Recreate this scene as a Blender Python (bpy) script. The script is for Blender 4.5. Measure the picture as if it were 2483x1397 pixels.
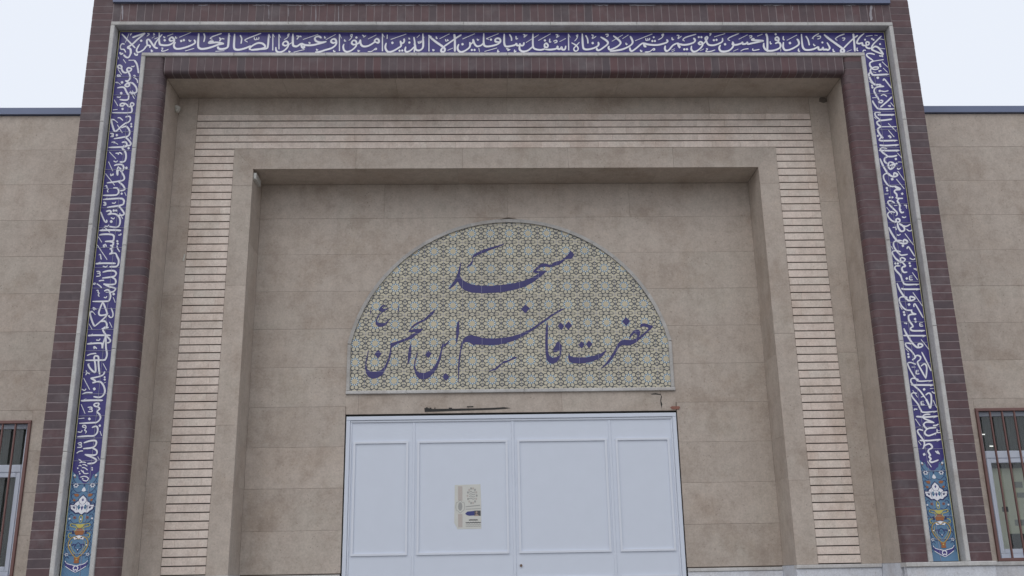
import bpy, bmesh, math, random
from mathutils import Vector, Matrix
R = math.radians
random.seed(7)
sc = bpy.context.scene
for o in list(bpy.data.objects): bpy.data.objects.remove(o)
COL = sc.collection

# ------------------------------------------------------------------ camera
PW, PH = 2483.0, 1397.0
FPX, PITCH, ROLL, YAW = 2369.34, 0.28833, -0.018365, 0.035401
CX, CD, CZ = -0.30368, 8.89675, 1.6
_f = Vector((math.sin(YAW)*math.cos(PITCH), math.cos(YAW)*math.cos(PITCH), math.sin(PITCH)))
_r0 = Vector((math.cos(YAW), -math.sin(YAW), 0)); _u0 = _r0.cross(_f)
_r = _r0*math.cos(ROLL) + _u0*math.sin(ROLL); _u = _u0*math.cos(ROLL) - _r0*math.sin(ROLL)
cam_d = bpy.data.cameras.new('camera'); cam = bpy.data.objects.new('camera', cam_d); COL.objects.link(cam)
cam_d.sensor_width = 36; cam_d.lens = FPX/PW*36; cam_d.clip_start = 0.1; cam_d.clip_end = 3000
m = Matrix((_r, _u, -_f)).transposed().to_4x4(); m.translation = (CX, -CD, CZ); cam.matrix_world = m
sc.camera = cam

# ------------------------------------------------------------------ world, sun, exposure
world = bpy.data.worlds.new('World'); sc.world = world; world.use_nodes = True
wn = world.node_tree; wn.nodes.clear()
sky = wn.nodes.new('ShaderNodeTexSky'); sky.sky_type = 'NISHITA'; sky.sun_disc = False
sky.sun_elevation = R(48); sky.sun_rotation = R(200); sky.dust_density = 6; sky.air_density = 1.2
scl = wn.nodes.new('ShaderNodeMix'); scl.data_type = 'RGBA'; scl.blend_type = 'MULTIPLY'; scl.inputs[0].default_value = 1
wn.links.new(sky.outputs[0], scl.inputs[6]); scl.inputs[7].default_value = (1, 1, 1, 1)
cloud = wn.nodes.new('ShaderNodeMix'); cloud.data_type = 'RGBA'; cloud.inputs[0].default_value = 0.9   # closed cloud deck over the clear sky
wn.links.new(scl.outputs[2], cloud.inputs[6]); cloud.inputs[7].default_value = (9.5, 10.0, 10.95, 1)
bg = wn.nodes.new('ShaderNodeBackground'); bg.inputs[1].default_value = 0.095
out = wn.nodes.new('ShaderNodeOutputWorld')
wn.links.new(cloud.outputs[2], bg.inputs[0]); wn.links.new(bg.outputs[0], out.inputs[0])
sd = bpy.data.lights.new('sun', 'SUN'); sd.energy = 0.5; sd.angle = R(40); sd.color = (1, 0.97, 0.92)
sun = bpy.data.objects.new('sun', sd); COL.objects.link(sun)
sun.rotation_euler = (R(42), 0, R(-20))
sc.view_settings.view_transform = 'Standard'; sc.view_settings.look = 'None'
sc.view_settings.exposure = 0.0; sc.view_settings.gamma = 1; sc.view_settings.use_curve_mapping = False
sc.cycles.max_bounces = 6; sc.cycles.transparent_max_bounces = 12

# ------------------------------------------------------------------ helpers
def U(px, py, y):
    """photo pixel -> (x, z) on the vertical plane at depth y"""
    d = _f*FPX + _r*(px-PW/2) + _u*(PH/2-py)
    t = (CD+y)/d.y
    return CX+t*d.x, CZ+t*d.z
def PROJ(x, y, z):
    v = Vector((x-CX, y+CD, z-CZ)); w = v.dot(_f)
    return PW/2+FPX*v.dot(_r)/w, PH/2-FPX*v.dot(_u)/w

def mesh(name, verts, faces, mats, fm=None, smooth=False):
    me = bpy.data.meshes.new(name); me.from_pydata(verts, [], faces)
    for mt in (mats if isinstance(mats, (list, tuple)) else [mats]): me.materials.append(mt)
    if fm: me.polygons.foreach_set('material_index', fm)
    if smooth: me.polygons.foreach_set('use_smooth', [True]*len(faces))
    me.update(); return me
def obj(name, data, parent=None, loc=(0, 0, 0), rot=None):
    o = bpy.data.objects.new(name, data); COL.objects.link(o); o.location = loc
    if rot: o.rotation_euler = rot
    if parent: o.parent = parent
    return o
def tag(o, label=None, cat=None, group=None, kind=None):
    if label: o['label'] = label
    if cat: o['category'] = cat
    if group: o['group'] = group
    if kind: o['kind'] = kind
    return o

class MB:
    def __init__(s): s.v = []; s.f = []; s.m = []
    def add(s, vs, fs, mi=0):
        b = len(s.v); s.v += [tuple(v) for v in vs]; s.f += [tuple(b+i for i in f) for f in fs]; s.m += [mi]*len(fs); return s
    def box(s, x0, x1, y0, y1, z0, z1, mi=0):
        return s.add([(x0,y0,z0),(x1,y0,z0),(x1,y1,z0),(x0,y1,z0),(x0,y0,z1),(x1,y0,z1),(x1,y1,z1),(x0,y1,z1)],
              [(0,1,5,4),(1,2,6,5),(2,3,7,6),(3,0,4,7),(4,5,6,7),(3,2,1,0)], mi)
    def cbox(s, x0, x1, y0, y1, z0, z1, c=0.003, mi=0):
        """box with a chamfered front (-y) edge"""
        vs = [(x0+c,y0,z0+c),(x1-c,y0,z0+c),(x1-c,y0,z1-c),(x0+c,y0,z1-c),
              (x0,y0+c,z0),(x1,y0+c,z0),(x1,y0+c,z1),(x0,y0+c,z1),
              (x0,y1,z0),(x1,y1,z0),(x1,y1,z1),(x0,y1,z1)]
        fs = [(0,1,2,3)]
        for i in range(4):
            j = (i+1) % 4
            fs += [(4+i,4+j,j,i),(8+i,8+j,4+j,4+i)]
        fs.append((11,10,9,8))
        return s.add(vs, fs, mi)
    def prism(s, poly, axis, a, b, mi=0):
        """polygon extruded along axis; poly gives the two other coordinates in (x,y,z) order"""
        n = len(poly); vs = []
        for t in (a, b):
            for p in poly:
                q = list(p); q.insert(axis, t); vs.append(q)
        fs = [tuple(range(n))[::-1], tuple(range(n, 2*n))]
        for i in range(n):
            j = (i+1) % n; fs.append((i, j, n+j, n+i))
        s.add(vs, fs, mi); return s
    def flat(s, pts, y, mi=0):
        return s.add([(p[0], y, p[1]) for p in pts], [tuple(range(len(pts)))], mi)
    def build(s, name, mats, parent=None, smooth=False, loc=(0,0,0), fix=True):
        me = mesh(name, s.v, s.f, mats, s.m, smooth)
        if fix:
            bm = bmesh.new(); bm.from_mesh(me); bmesh.ops.recalc_face_normals(bm, faces=bm.faces); bm.to_mesh(me); bm.free()
        return obj(name, me, parent, loc)

# ------------------------------------------------------------------ materials
def newmat(name, rough=0.7):
    mt = bpy.data.materials.new(name); mt.use_nodes = True; nt = mt.node_tree
    b = nt.nodes['Principled BSDF']; b.inputs['Roughness'].default_value = rough
    return mt, nt, b
def N(nt, t, **kw):
    n = nt.nodes.new(t)
    for k, v in kw.items(): setattr(n, k, v)
    return n
def noise(nt, vec, scale, detail=3, rough=0.55):
    n = N(nt, 'ShaderNodeTexNoise'); n.inputs['Scale'].default_value = scale; n.inputs['Detail'].default_value = detail
    n.inputs['Roughness'].default_value = rough; nt.links.new(vec, n.inputs['Vector']); return n.outputs['Fac']
def ramp(nt, fac, stops):
    r = N(nt, 'ShaderNodeValToRGB'); el = r.color_ramp.elements
    el[0].position, el[0].color = stops[0][0], (*stops[0][1], 1)
    el[1].position, el[1].color = stops[-1][0], (*stops[-1][1], 1)
    for p, c in stops[1:-1]:
        e = el.new(p); e.color = (*c, 1)
    nt.links.new(fac, r.inputs[0]); return r.outputs[0]
def mix(nt, fac, a, b, blend='MIX'):
    n = N(nt, 'ShaderNodeMix', data_type='RGBA', blend_type=blend)
    for i, v in ((0, fac), (6, a), (7, b)):
        if isinstance(v, (int, float)): n.inputs[i].default_value = v
        elif isinstance(v, tuple): n.inputs[i].default_value = (*v, 1)
        else: nt.links.new(v, n.inputs[i])
    return n.outputs[2]
def math_(nt, op, a, b):
    n = N(nt, 'ShaderNodeMath', operation=op)
    for i, v in ((0, a), (1, b)):
        if isinstance(v, (int, float)): n.inputs[i].default_value = v
        else: nt.links.new(v, n.inputs[i])
    return n.outputs[0]
def worldpos(nt, shift=True, scale=(1, 1, 1)):
    g = N(nt, 'ShaderNodeNewGeometry'); mp = N(nt, 'ShaderNodeMapping'); mp.inputs['Scale'].default_value = scale
    nt.links.new(g.outputs['Position'], mp.inputs['Vector'])
    if shift:
        oi = N(nt, 'ShaderNodeObjectInfo'); s = math_(nt, 'MULTIPLY', oi.outputs['Random'], 37.0)
        cb = N(nt, 'ShaderNodeCombineXYZ'); nt.links.new(s, cb.inputs[0]); nt.links.new(s, cb.inputs[2])
        nt.links.new(cb.outputs[0], mp.inputs['Location'])
    return mp.outputs[0]
def orand(nt): return N(nt, 'ShaderNodeObjectInfo').outputs['Random']
def bump(nt, b, h, strength=0.2, dist=0.01):
    n = N(nt, 'ShaderNodeBump'); n.inputs['Strength'].default_value = strength; n.inputs['Distance'].default_value = dist
    nt.links.new(h, n.inputs['Height']); nt.links.new(n.outputs[0], b.inputs['Normal'])
def plain(name, col, rough=0.6, var=0.08, sc_=20, spec=None, metal=0):
    mt, nt, b = newmat(name, rough); p = worldpos(nt, False)
    f = noise(nt, p, sc_, 4)
    c = mix(nt, f, tuple(max(0, x*(1-var)) for x in col), tuple(x*(1+var) for x in col))
    nt.links.new(c, b.inputs['Base Color'])
    if spec is not None: b.inputs['Specular IOR Level'].default_value = spec
    b.inputs['Metallic'].default_value = metal
    return mt

def stone_mat(name, c1, c2, c3, rv=0.08, pits=1.0):
    mt, nt, b = newmat(name, 0.62)
    b.inputs['Specular IOR Level'].default_value = 0.3
    p = worldpos(nt); pw = worldpos(nt, False)
    big = noise(nt, p, 1.7, 4, 0.6); mid = noise(nt, p, 10, 6, 0.68); fine = noise(nt, p, 60, 4, 0.7)
    base = ramp(nt, big, [(0.32, c1), (0.5, c2), (0.68, c3)])
    m1 = ramp(nt, mid, [(0.3, (0.86, 0.85, 0.84)), (0.55, (1, 1, 1)), (0.75, (1.05, 1.04, 1.02))])
    base = mix(nt, 1.0, base, m1, 'MULTIPLY')
    fr = ramp(nt, fine, [(0.3, (0.86, 0.86, 0.86)), (0.7, (1.10, 1.10, 1.10))])
    base = mix(nt, 1.0, base, fr, 'MULTIPLY')
    # rain-dust streaks
    ps = worldpos(nt, False, (6, 6, 0.45)); st = noise(nt, ps, 1.6, 4, 0.6)
    sr = ramp(nt, st, [(0.36, (0.84, 0.83, 0.82)), (0.55, (1, 1, 1))]); base = mix(nt, 0.32, base, sr, 'MULTIPLY')
    stn = noise(nt, pw, 2.3, 6, 0.65); base = mix(nt, 1.0, base, ramp(nt, stn, [(0.50, (1, 1, 1)), (0.66, (0.865, 0.835, 0.81))]), 'MULTIPLY')
    spk = noise(nt, p, 38, 2, 0.5); base = mix(nt, 1.0, base, ramp(nt, spk, [(0.68, (1, 1, 1)), (0.75, (0.80, 0.78, 0.76))]), 'MULTIPLY')
    # pits and small scars of the travertine
    v = N(nt, 'ShaderNodeTexVoronoi'); v.inputs['Scale'].default_value = 26; nt.links.new(p, v.inputs['Vector'])
    mask = noise(nt, p, 4.5, 2)
    pit = math_(nt, 'MULTIPLY', math_(nt, 'LESS_THAN', v.outputs['Distance'], 0.13), math_(nt, 'GREATER_THAN', mask, 0.60))
    base = mix(nt, math_(nt, 'MULTIPLY', pit, 0.5*pits), base, (0.10, 0.085, 0.075))
    rnd = ramp(nt, orand(nt), [(0, (1-rv, 1-rv, 1-rv*1.1)), (1, (1+rv, 1+rv*0.9, 1+rv*0.8))])
    base = mix(nt, 1.0, base, rnd, 'MULTIPLY')
    nt.links.new(base, b.inputs['Base Color'])
    bump(nt, b, fine, 0.12, 0.004)
    return mt

M = {}
M['stone'] = stone_mat('cream_stone', (0.462, 0.392, 0.336), (0.50, 0.432, 0.377), (0.505, 0.446, 0.388), 0.05)
M['stripe'] = stone_mat('pale_stone_strips', (0.73, 0.615, 0.545), (0.735, 0.635, 0.565), (0.72, 0.645, 0.575), 0.045, 0.6)
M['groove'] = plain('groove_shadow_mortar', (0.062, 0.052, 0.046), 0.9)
M['stonejoint'] = plain('stone_joint', (0.17, 0.145, 0.125), 0.9, 0.4, 5)
M['plinth'] = stone_mat('white_marble_plinth', (0.60, 0.63, 0.69), (0.66, 0.68, 0.73), (0.70, 0.71, 0.75), 0.04, 0.3)
M['trim'] = stone_mat('grey_white_marble_trim', (0.50, 0.492, 0.485), (0.565, 0.557, 0.55), (0.61, 0.602, 0.595), 0.06, 0.8)
M['archtrim'] = stone_mat('weathered_arch_trim', (0.40, 0.39, 0.375), (0.455, 0.445, 0.43), (0.50, 0.49, 0.475), 0.06, 0.9)

def brick_mat():
    mt, nt, b = newmat('dark_glazed_brick', 0.55)
    b.inputs['Specular IOR Level'].default_value = 0.35
    p = worldpos(nt); r = orand(nt)
    base = ramp(nt, r, [(0, (0.092, 0.070, 0.078)), (0.25, (0.106, 0.067, 0.072)), (0.6, (0.117, 0.066, 0.070)), (0.85, (0.096, 0.073, 0.080)), (1, (0.128, 0.068, 0.070))])
    n1 = noise(nt, p, 9, 5, 0.65); n2 = noise(nt, p, 90, 3)
    base = mix(nt, 1.0, base, ramp(nt, n1, [(0.3, (0.82, 0.83, 0.85)), (0.7, (1.16, 1.13, 1.12))]), 'MULTIPLY')
    # lime bloom and scuffs
    n3 = noise(nt, worldpos(nt, False), 3.2, 5, 0.7)
    fac = ramp(nt, n3, [(0.52, (0, 0, 0)), (0.80, (0.36, 0.36, 0.36))])
    base = mix(nt, fac, base, (0.30, 0.285, 0.29))
    n4 = noise(nt, p, 28, 3, 0.6); spot = ramp(nt, n4, [(0.70, (0, 0, 0)), (0.76, (0.45, 0.45, 0.45))])
    base = mix(nt, spot, base, (0.36, 0.33, 0.32))
    nt.links.new(base, b.inputs['Base Color']); bump(nt, b, n2, 0.15, 0.003); return mt
M['brick'] = brick_mat()
M['mortar'] = plain('grey_mortar', (0.245, 0.205, 0.21), 0.95, 0.5, 9)
M['smear'] = plain('lime_smear', (0.34, 0.32, 0.345), 0.95, 0.35, 40)
M['soot'] = plain('soot_stain', (0.17, 0.145, 0.125), 0.95, 0.3, 30)
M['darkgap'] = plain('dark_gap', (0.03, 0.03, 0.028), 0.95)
M['core'] = plain('rough_masonry', (0.16, 0.13, 0.125), 0.95)

def tile_mat(name, col, var=0.06, rough=0.22):
    mt, nt, b = newmat(name, rough); p = worldpos(nt)
    f = noise(nt, p, 14, 3); r = orand(nt)
    c = mix(nt, f, tuple(x*(1-var) for x in col), tuple(x*(1+var) for x in col))
    c = mix(nt, 1.0, c, ramp(nt, r, [(0, (0.94, 0.94, 0.95)), (1, (1.05, 1.05, 1.04))]), 'MULTIPLY')
    nt.links.new(c, b.inputs['Base Color']); b.inputs['Specular IOR Level'].default_value = 0.35
    n2 = noise(nt, p, 6, 2); bump(nt, b, n2, 0.06, 0.02); return mt
M['navy'] = tile_mat('cobalt_glazed_tile', (0.060, 0.050, 0.212))
M['turq'] = tile_mat('turquoise_glazed_tile', (0.125, 0.24, 0.385))
M['ink'] = tile_mat('white_glaze', (0.82, 0.82, 0.87), 0.04)
M['tink'] = tile_mat('cobalt_glaze', (0.052, 0.046, 0.160), 0.08)
M['yline'] = tile_mat('yellow_glaze', (0.50, 0.47, 0.27))
M['grout'] = plain('pale_grout', (0.42, 0.42, 0.52), 0.9)
M['tcream'] = tile_mat('cream_glaze', (0.56, 0.515, 0.395))
M['tochre'] = tile_mat('ochre_glaze', (0.55, 0.48, 0.34))
M['tdark'] = tile_mat('slate_glaze', (0.070, 0.078, 0.095))
M['tblue'] = tile_mat('blue_glaze', (0.05, 0.16, 0.28))
M['twhite'] = tile_mat('tile_white', (0.74, 0.80, 0.85))
M['orange'] = tile_mat('orange_glaze', (0.34, 0.13, 0.05))
M['yellow'] = tile_mat('bright_yellow_glaze', (0.55, 0.48, 0.12))
M['dblue'] = tile_mat('dark_blue_glaze', (0.03, 0.035, 0.13))
M['door'] = plain('white_painted_steel', (0.64, 0.685, 0.775), 0.42, 0.03, 6)
M['doorlight'] = plain('white_painted_moulding', (0.69, 0.725, 0.80), 0.40, 0.03, 6)
M['lock'] = plain('rusty_brass', (0.16, 0.10, 0.07), 0.5, 0.2)
M['coping'] = plain('blue_grey_sheet_metal', (0.150, 0.180, 0.285), 0.45, 0.12, 3)
M['red'] = plain('red_oxide_paint', (0.185, 0.095, 0.085), 0.55, 0.15, 12)
M['upvc'] = plain('white_window_profile', (0.60, 0.645, 0.74), 0.35, 0.03, 5)
M['paper'] = plain('aged_paper', (0.62, 0.62, 0.58), 0.9, 0.05)
M['pinkprint'] = plain('pink_print', (0.50, 0.45, 0.42), 0.9, 0.2, 120)
M['greyprint'] = plain('grey_print', (0.36, 0.36, 0.35), 0.9, 0.25, 150)
M['darkprint'] = plain('dark_print', (0.10, 0.10, 0.11), 0.9, 0.2)
M['blueprint'] = plain('blue_print', (0.06, 0.07, 0.22), 0.9, 0.2)
M['faceprint'] = plain('warm_print', (0.38, 0.29, 0.25), 0.9, 0.1)
M['curtain'] = plain('dark_green_grey_curtain', (0.085, 0.092, 0.088), 0.9, 0.15, 15)
M['roomwall'] = plain('pale_green_room_wall', (0.42, 0.43, 0.33), 0.9, 0.08, 4)
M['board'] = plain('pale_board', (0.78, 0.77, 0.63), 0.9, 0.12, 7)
M['concrete'] = stone_mat('concrete_paving', (0.20, 0.193, 0.182), (0.235, 0.226, 0.213), (0.265, 0.255, 0.24), 0.05, 0.2)
M['patch'] = plain('pale_mortar_lump', (0.52, 0.51, 0.46), 0.95, 0.15, 40)
M['tar'] = plain('black_tar', (0.03, 0.028, 0.027), 0.8, 0.4, 60)
M['chip'] = plain('red_brick_chip', (0.26, 0.115, 0.085), 0.8, 0.2, 60)
M['box'] = plain('white_plastic', (0.56, 0.56, 0.53), 0.5, 0.03)
def glass():
    mt = bpy.data.materials.new('window_glass'); mt.use_nodes = True; nt = mt.node_tree; nt.nodes.clear()
    fr = N(nt, 'ShaderNodeFresnel'); fr.inputs[0].default_value = 1.5
    tr = N(nt, 'ShaderNodeBsdfTransparent'); tr.inputs[0].default_value = (0.92, 0.94, 0.93, 1)
    gl = N(nt, 'ShaderNodeBsdfGlossy'); gl.inputs['Roughness'].default_value = 0.02
    mx = N(nt, 'ShaderNodeMixShader'); o = N(nt, 'ShaderNodeOutputMaterial')
    nt.links.new(fr.outputs[0], mx.inputs[0]); nt.links.new(tr.outputs[0], mx.inputs[1]); nt.links.new(gl.outputs[0], mx.inputs[2]); nt.links.new(mx.outputs[0], o.inputs[0])
    return mt
M['glass'] = glass()
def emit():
    mt, nt, b = newmat('glowing_reflection'); b.inputs['Emission Color'].default_value = (1, 0.98, 0.95, 1); b.inputs['Emission Strength'].default_value = 1.2; return mt
M['reflection'] = emit()  # glow that imitates white reflections on the window pane

# ------------------------------------------------------------------ dimensions (metres; the brick front is y = 0)
X0 = 0.011                      # centre line of the portal
OUT = 4.237                     # half width over all
TRO, TRI = 4.034, 3.994         # outer marble trim
ITO, ITI = 3.696, 3.656         # inner marble trim
NIN = 3.459                     # clear half width inside the inner bricks
STO, STI = 3.254, 2.846         # pale strip border
NIC = 2.640                     # half width of the inner niche
DB, DC, DD = 0.110, 0.530, 0.956
BAND = 0.09
Z0 = 1.67                       # top of the plinth
PITCHZ = 0.0803
ZSOF, ZIT, ZIT1 = 6.52, 6.708, 6.748
ZOT0, ZOT1 = 7.062, 7.104
ZTOP = 7.322
ZNIC, ZFR, ZST = 5.705, 5.905, 6.328
GZ = 0.0                        # ground

# ------------------------------------------------------------------ the setting: ground, paving, landing
b = MB(); b.box(-400, 400, -400, 400, GZ-0.5, GZ); tag(b.build('ground', M['concrete']), kind='structure')
b = MB(); b.box(-4.6, 4.6, -2.2, DD, GZ+0.004, 0.70); b.box(-5.0, 5.0, -2.55, -2.2, GZ+0.004, 0.53); b.box(-5.4, 5.4, -2.9, -2.55, GZ+0.004, 0.36); b.box(-5.8, 5.8, -3.25, -2.9, GZ+0.004, 0.18)
tag(b.build('landing', M['concrete']), kind='structure')

# ------------------------------------------------------------------ the portal
def empty(name, loc=(0, 0, 0), parent=None):
    o = obj(name, None, parent, loc); o.empty_display_size = 0.3; return o
portal = tag(empty('entrance_portal'), 'tall mosque entrance portal framed in dark brick with blue inscription band', 'portal')
def sub(name): return empty(name, parent=portal)

# masonry behind the facing (shows only as mortar between the bricks)
core = sub('masonry')
b = MB()
for s in (-1, 1):
    xs = lambda a, c: sorted((X0+s*a, X0+s*c))
    b.box(*xs(TRO, OUT-0.004), 0.0022, 1.2, GZ, 7.46)
    prof = [(X0+s*(ITI), 0.0022)]
    for k in range(9):
        a = k/8*math.pi/2; rr = 0.058
        prof.append((X0+s*(NIN+0.0022+rr-rr*math.sin(a)), 0.0022+rr-rr*math.cos(a)))
    prof += [(X0+s*(NIN+0.0022), 0.108), (X0+s*ITI, 0.108)]
    b.prism(prof, 2, Z0, 6.709)
prof = [(0.0022, 6.712)]
for k in range(9):
    a = k/8*math.pi/2; rr = 0.04
    prof.append((0.0022+rr-rr*math.cos(a), ZSOF+0.0022+rr-rr*math.sin(a)))
prof += [(0.108, ZSOF+0.0022), (0.108, 6.712)]
b.prism(prof, 0, X0-NIN-0.004, X0+NIN+0.004)
b.box(X0-TRO, X0+TRO, 0.0025, 1.2, ZOT1-0.002, 7.32)
b.build('mortar_bed', M['mortar'], core)
b = MB()
for s in (-1, 1):
    xs = lambda a, c: sorted((X0+s*a, X0+s*c))
    b.box(*xs(ITI+0.002, TRO+0.001), 0.104, 1.19, GZ, 7.1)
    b.box(*xs(NIN+0.026, ITI+0.001), 0.112, 1.18, GZ, 6.7)
b.box(X0-NIN-0.03, X0+NIN+0.03, 0.112, 1.17, ZSOF+0.024, 7.09)
b.build('backing', M['darkgap'], core)

# outer and inner brick borders: every brick an object, a few shared meshes
def brick_variants(make, n=4):
    return [make(i) for i in range(n)]
def jit(a): return random.uniform(-a, a)
outer_b = sub('outer_brick_border'); inner_b = sub('inner_brick_border')
G = 0.0075
def mk_outer(i):
    q = MB(); q.cbox(-0.1005+jit(.001), 0.1005+jit(.001), 0, 0.06, -(PITCHZ-G)/2+jit(.0008), (PITCHZ-G)/2+jit(.0008), 0.0022)
    me = mesh('outer_brick', q.v, q.f, M['brick']); return me
ov = brick_variants(mk_outer)
def mk_inner(s, i):
    q = MB(); rr = 0.058; L = ITI-NIN-0.002
    prof = [(s*L, 0.0035), (s*(L-0.0035), 0), ]
    for k in range(7):
        a = k/6*math.pi/2; prof.append((s*(rr-rr*math.sin(a)), rr-rr*math.cos(a)))
    prof += [(0, DB), (s*L, DB)]
    h = (PITCHZ-G)/2
    q.prism(prof, 2, -h+jit(.0006), h+jit(.0006))
    me = mesh('inner_brick', q.v, q.f, M['brick'])
    bm = bmesh.new(); bm.from_mesh(me); bmesh.ops.recalc_face_normals(bm, faces=bm.faces); bm.to_mesh(me); bm.free(); return me
iv = {s: [mk_inner(s, i) for i in range(4)] for s in (-1, 1)}
ncourse_o = int(round((7.455-Z0)/PITCHZ))
ncourse_i = int((ZIT-Z0)/PITCHZ+0.5)
for s in (-1, 1):
    for k in range(ncourse_o):
        obj('brick', random.choice(ov), outer_b, (X0+s*(TRO+OUT)/2+s*0.001, jit(0.0008), Z0+(k+.5)*PITCHZ), (0, jit(.004), jit(.004)))
    for k in range(ncourse_i):
        z = Z0+(k+.5)*PITCHZ
        if z+0.04 > ZIT: continue
        obj('brick', random.choice(iv[s]), inner_b, (X0+s*NIN, jit(0.0006), z), (0, 0, 0))
zc = Z0+ncourse_i*PITCHZ if Z0+ncourse_i*PITCHZ < ZIT else Z0+(ncourse_i-1)*PITCHZ
for s in (-1, 1):                # cut course under the head trim
    o = obj('brick', iv[s][0], inner_b, (X0+s*NIN, 0, (zc+ZIT)/2)); o.scale = (1, 1, (ZIT-zc)/PITCHZ)
def mk_soldier_up(i):
    q = MB(); q.cbox(-(PITCHZ-G)/2, (PITCHZ-G)/2, 0, 0.06, 0, 0.2115+jit(.001), 0.0022); return mesh('soldier_brick', q.v, q.f, M['brick'])
su = brick_variants(mk_soldier_up)
def mk_soldier_low(i):
    q = MB(); rr = 0.04; H = ZIT-ZSOF-0.004
    prof = [(0.0035, H), (0, H-0.0035)]
    for k in range(7):
        a = k/6*math.pi/2; prof.append((rr-rr*math.cos(a), rr-rr*math.sin(a)))
    prof += [(DB, 0), (DB, H)]
    q.prism(prof, 0, -(PITCHZ-G)/2, (PITCHZ-G)/2)
    me = mesh('soldier_brick', q.v, q.f, M['brick'])
    bm = bmesh.new(); bm.from_mesh(me); bmesh.ops.recalc_face_normals(bm, faces=bm.faces); bm.to_mesh(me); bm.free(); return me
sl = brick_variants(mk_soldier_low)
n = int(2*TRO/PITCHZ); st = 2*(TRO-0.002)/n
for k in range(n):
    obj('brick', random.choice(su), outer_b, (X0-TRO+0.002+(k+.5)*st, jit(.0008), ZOT1+0.003), (0, jit(.006), 0))
n = int(2*NIN/PITCHZ); st = 2*NIN/n
for k in range(n):
    obj('brick', random.choice(sl), inner_b, (X0-NIN+(k+.5)*st, jit(.0006), ZSOF), (0, 0, 0))

# lime smears under the coping
q = MB(); rs = random.Random(11)
for (x0, x1) in ((612, 655), (676, 735), (740, 790), (835, 862), (885, 935), (940, 1010), (1015, 1060), (1440, 1475), (1525, 1590), (480, 505), (1850, 1900), (2050, 2075)):
    n = 9; up = []; dn = []
    for i in range(n+1):
        px = x0+(x1-x0)*i/n; y0 = 12.2+rs.uniform(-.6, .6); h = rs.uniform(.5, 2.4)*(0.3 if i in (0, n) else 1)
        up.append(U(px, y0, 0)); dn.append(U(px, y0+h, 0))
    q.prism(up+dn[::-1], 1, -0.0024, 0.003)
for (px, y0, y1, w) in ((652, 14, 46, 2), (766, 13, 53, 2.6), (821, 15, 52, 2), (728, 15, 26, 2), (297, 14, 48, 4), (2112, 14, 50, 9), (1922, 16, 25, 2), (700, 20, 40, 1.5)):
    n = 6; l_ = []; r_ = []
    for i in range(n+1):
        py = y0+(y1-y0)*i/n; l_.append(U(px-w/2*rs.uniform(.3, 1), py, 0)); r_.append(U(px+w/2*rs.uniform(.3, 1), py, 0))
    q.prism(l_+r_[::-1], 1, -0.0022, 0.003)
tag(q.build('lime_smear', M['smear'], outer_b), kind='stuff')
# sheet metal coping
b = MB(); b.box(X0-TRO, X0+TRO, -0.03, 0.02, 7.322, 7.40); b.box(X0-TRO, X0+TRO, -0.045, 1.25, 7.40, 7.43)
b.build('coping', M['coping'], portal)
b = MB()
b.box(X0-OUT-0.03, X0+OUT+0.03, -0.05, 1.27, 7.462, 7.53); b.build('cap_flashing', M['coping'], portal)

# ------------------------------------------------------------------ inscription band
band = sub('inscription_band')
def trim_run(name, pieces, prof_h):
    pass
def strip_v(x0, x1, z0, z1, n):
    for k in range(n):
        a = z0+(z1-z0)*k/n; c = z0+(z1-z0)*(k+1)/n
        q = MB(); e = jit(.001)
        q.cbox(min(x0, x1), max(x0, x1), -0.016+e, 0.1, a+0.001, c-0.001, 0.005); q.build('trim_strip', M['trim'], band, fix=False)
def strip_h(x0, x1, z0, z1, n):
    for k in range(n):
        a = x0+(x1-x0)*k/n; c = x0+(x1-x0)*(k+1)/n
        q = MB(); e = jit(.001)
        q.cbox(a+0.001, c-0.001, -0.016+e, 0.1, z0, z1, 0.005); q.build('trim_strip', M['trim'], band, fix=False)
for s in (-1, 1):
    strip_v(X0+s*TRO, X0+s*TRI, Z0, ZOT0, 5)
    strip_v(X0+s*ITO, X0+s*ITI, Z0, ZIT, 5)
strip_h(X0-TRO, X0+TRO, ZOT0+0.001, ZOT1, 9)
strip_h(X0-ITO, X0+ITO, ZIT+0.001, ZIT1, 8)

BO, BI = 3.980, 3.690           # tile band, outer and inner edge
ZB1 = 7.050; ZB0 = 6.740        # tile band over the head
VJ = 3.810
TP = 0.2026
joints = [6.5275-TP*k for k in range(0, 24)]
SPLIT = 2.53                    # lettering field ends, ornament begins
tip_z = 2.478; sh_z = 2.600; band_cx = 3.8635-X0
def tile(x0, x1, z0, z1, mt):
    q = MB(); e = jit(.0004); g = 0.0007
    q.cbox(min(x0, x1)+g, max(x0, x1)-g, BAND+e, BAND+0.013, z0+g, z1-g, 0.0006)
    q.build('tile', mt, band, fix=False)
grout = MB()
for s in (-1, 1):
    zs = [ZB1]+[z for z in joints if z > Z0+0.02]+[Z0+0.004]
    for i in range(len(zs)-1):
        hi, lo = zs[i], zs[i+1]
        mt = M['navy'] if lo > 2.60 else M['turq']
        if i == 0:
            tile(X0+s*BO, X0+s*BI, lo, hi, mt)
        else:
            tile(X0+s*BO, X0+s*VJ, lo, hi, mt); tile(X0+s*VJ, X0+s*BI, lo, hi, mt)
            grout.box(*sorted((X0+s*VJ-0.0011, X0+s*VJ+0.0011)), BAND-0.0052, BAND+0.012, lo, hi)
        if i: grout.box(*sorted((X0+s*BO, X0+s*BI)), BAND-0.0053, BAND+0.0125, hi-0.0014, hi+0.0014)
n = 36; w = 2*BI/n
for k in range(n):
    tile(X0-BI+k*w, X0-BI+(k+1)*w, ZB0, ZB1, M['navy'])
tag(grout.build('grout_line', M['grout'], band), kind='stuff')
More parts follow.
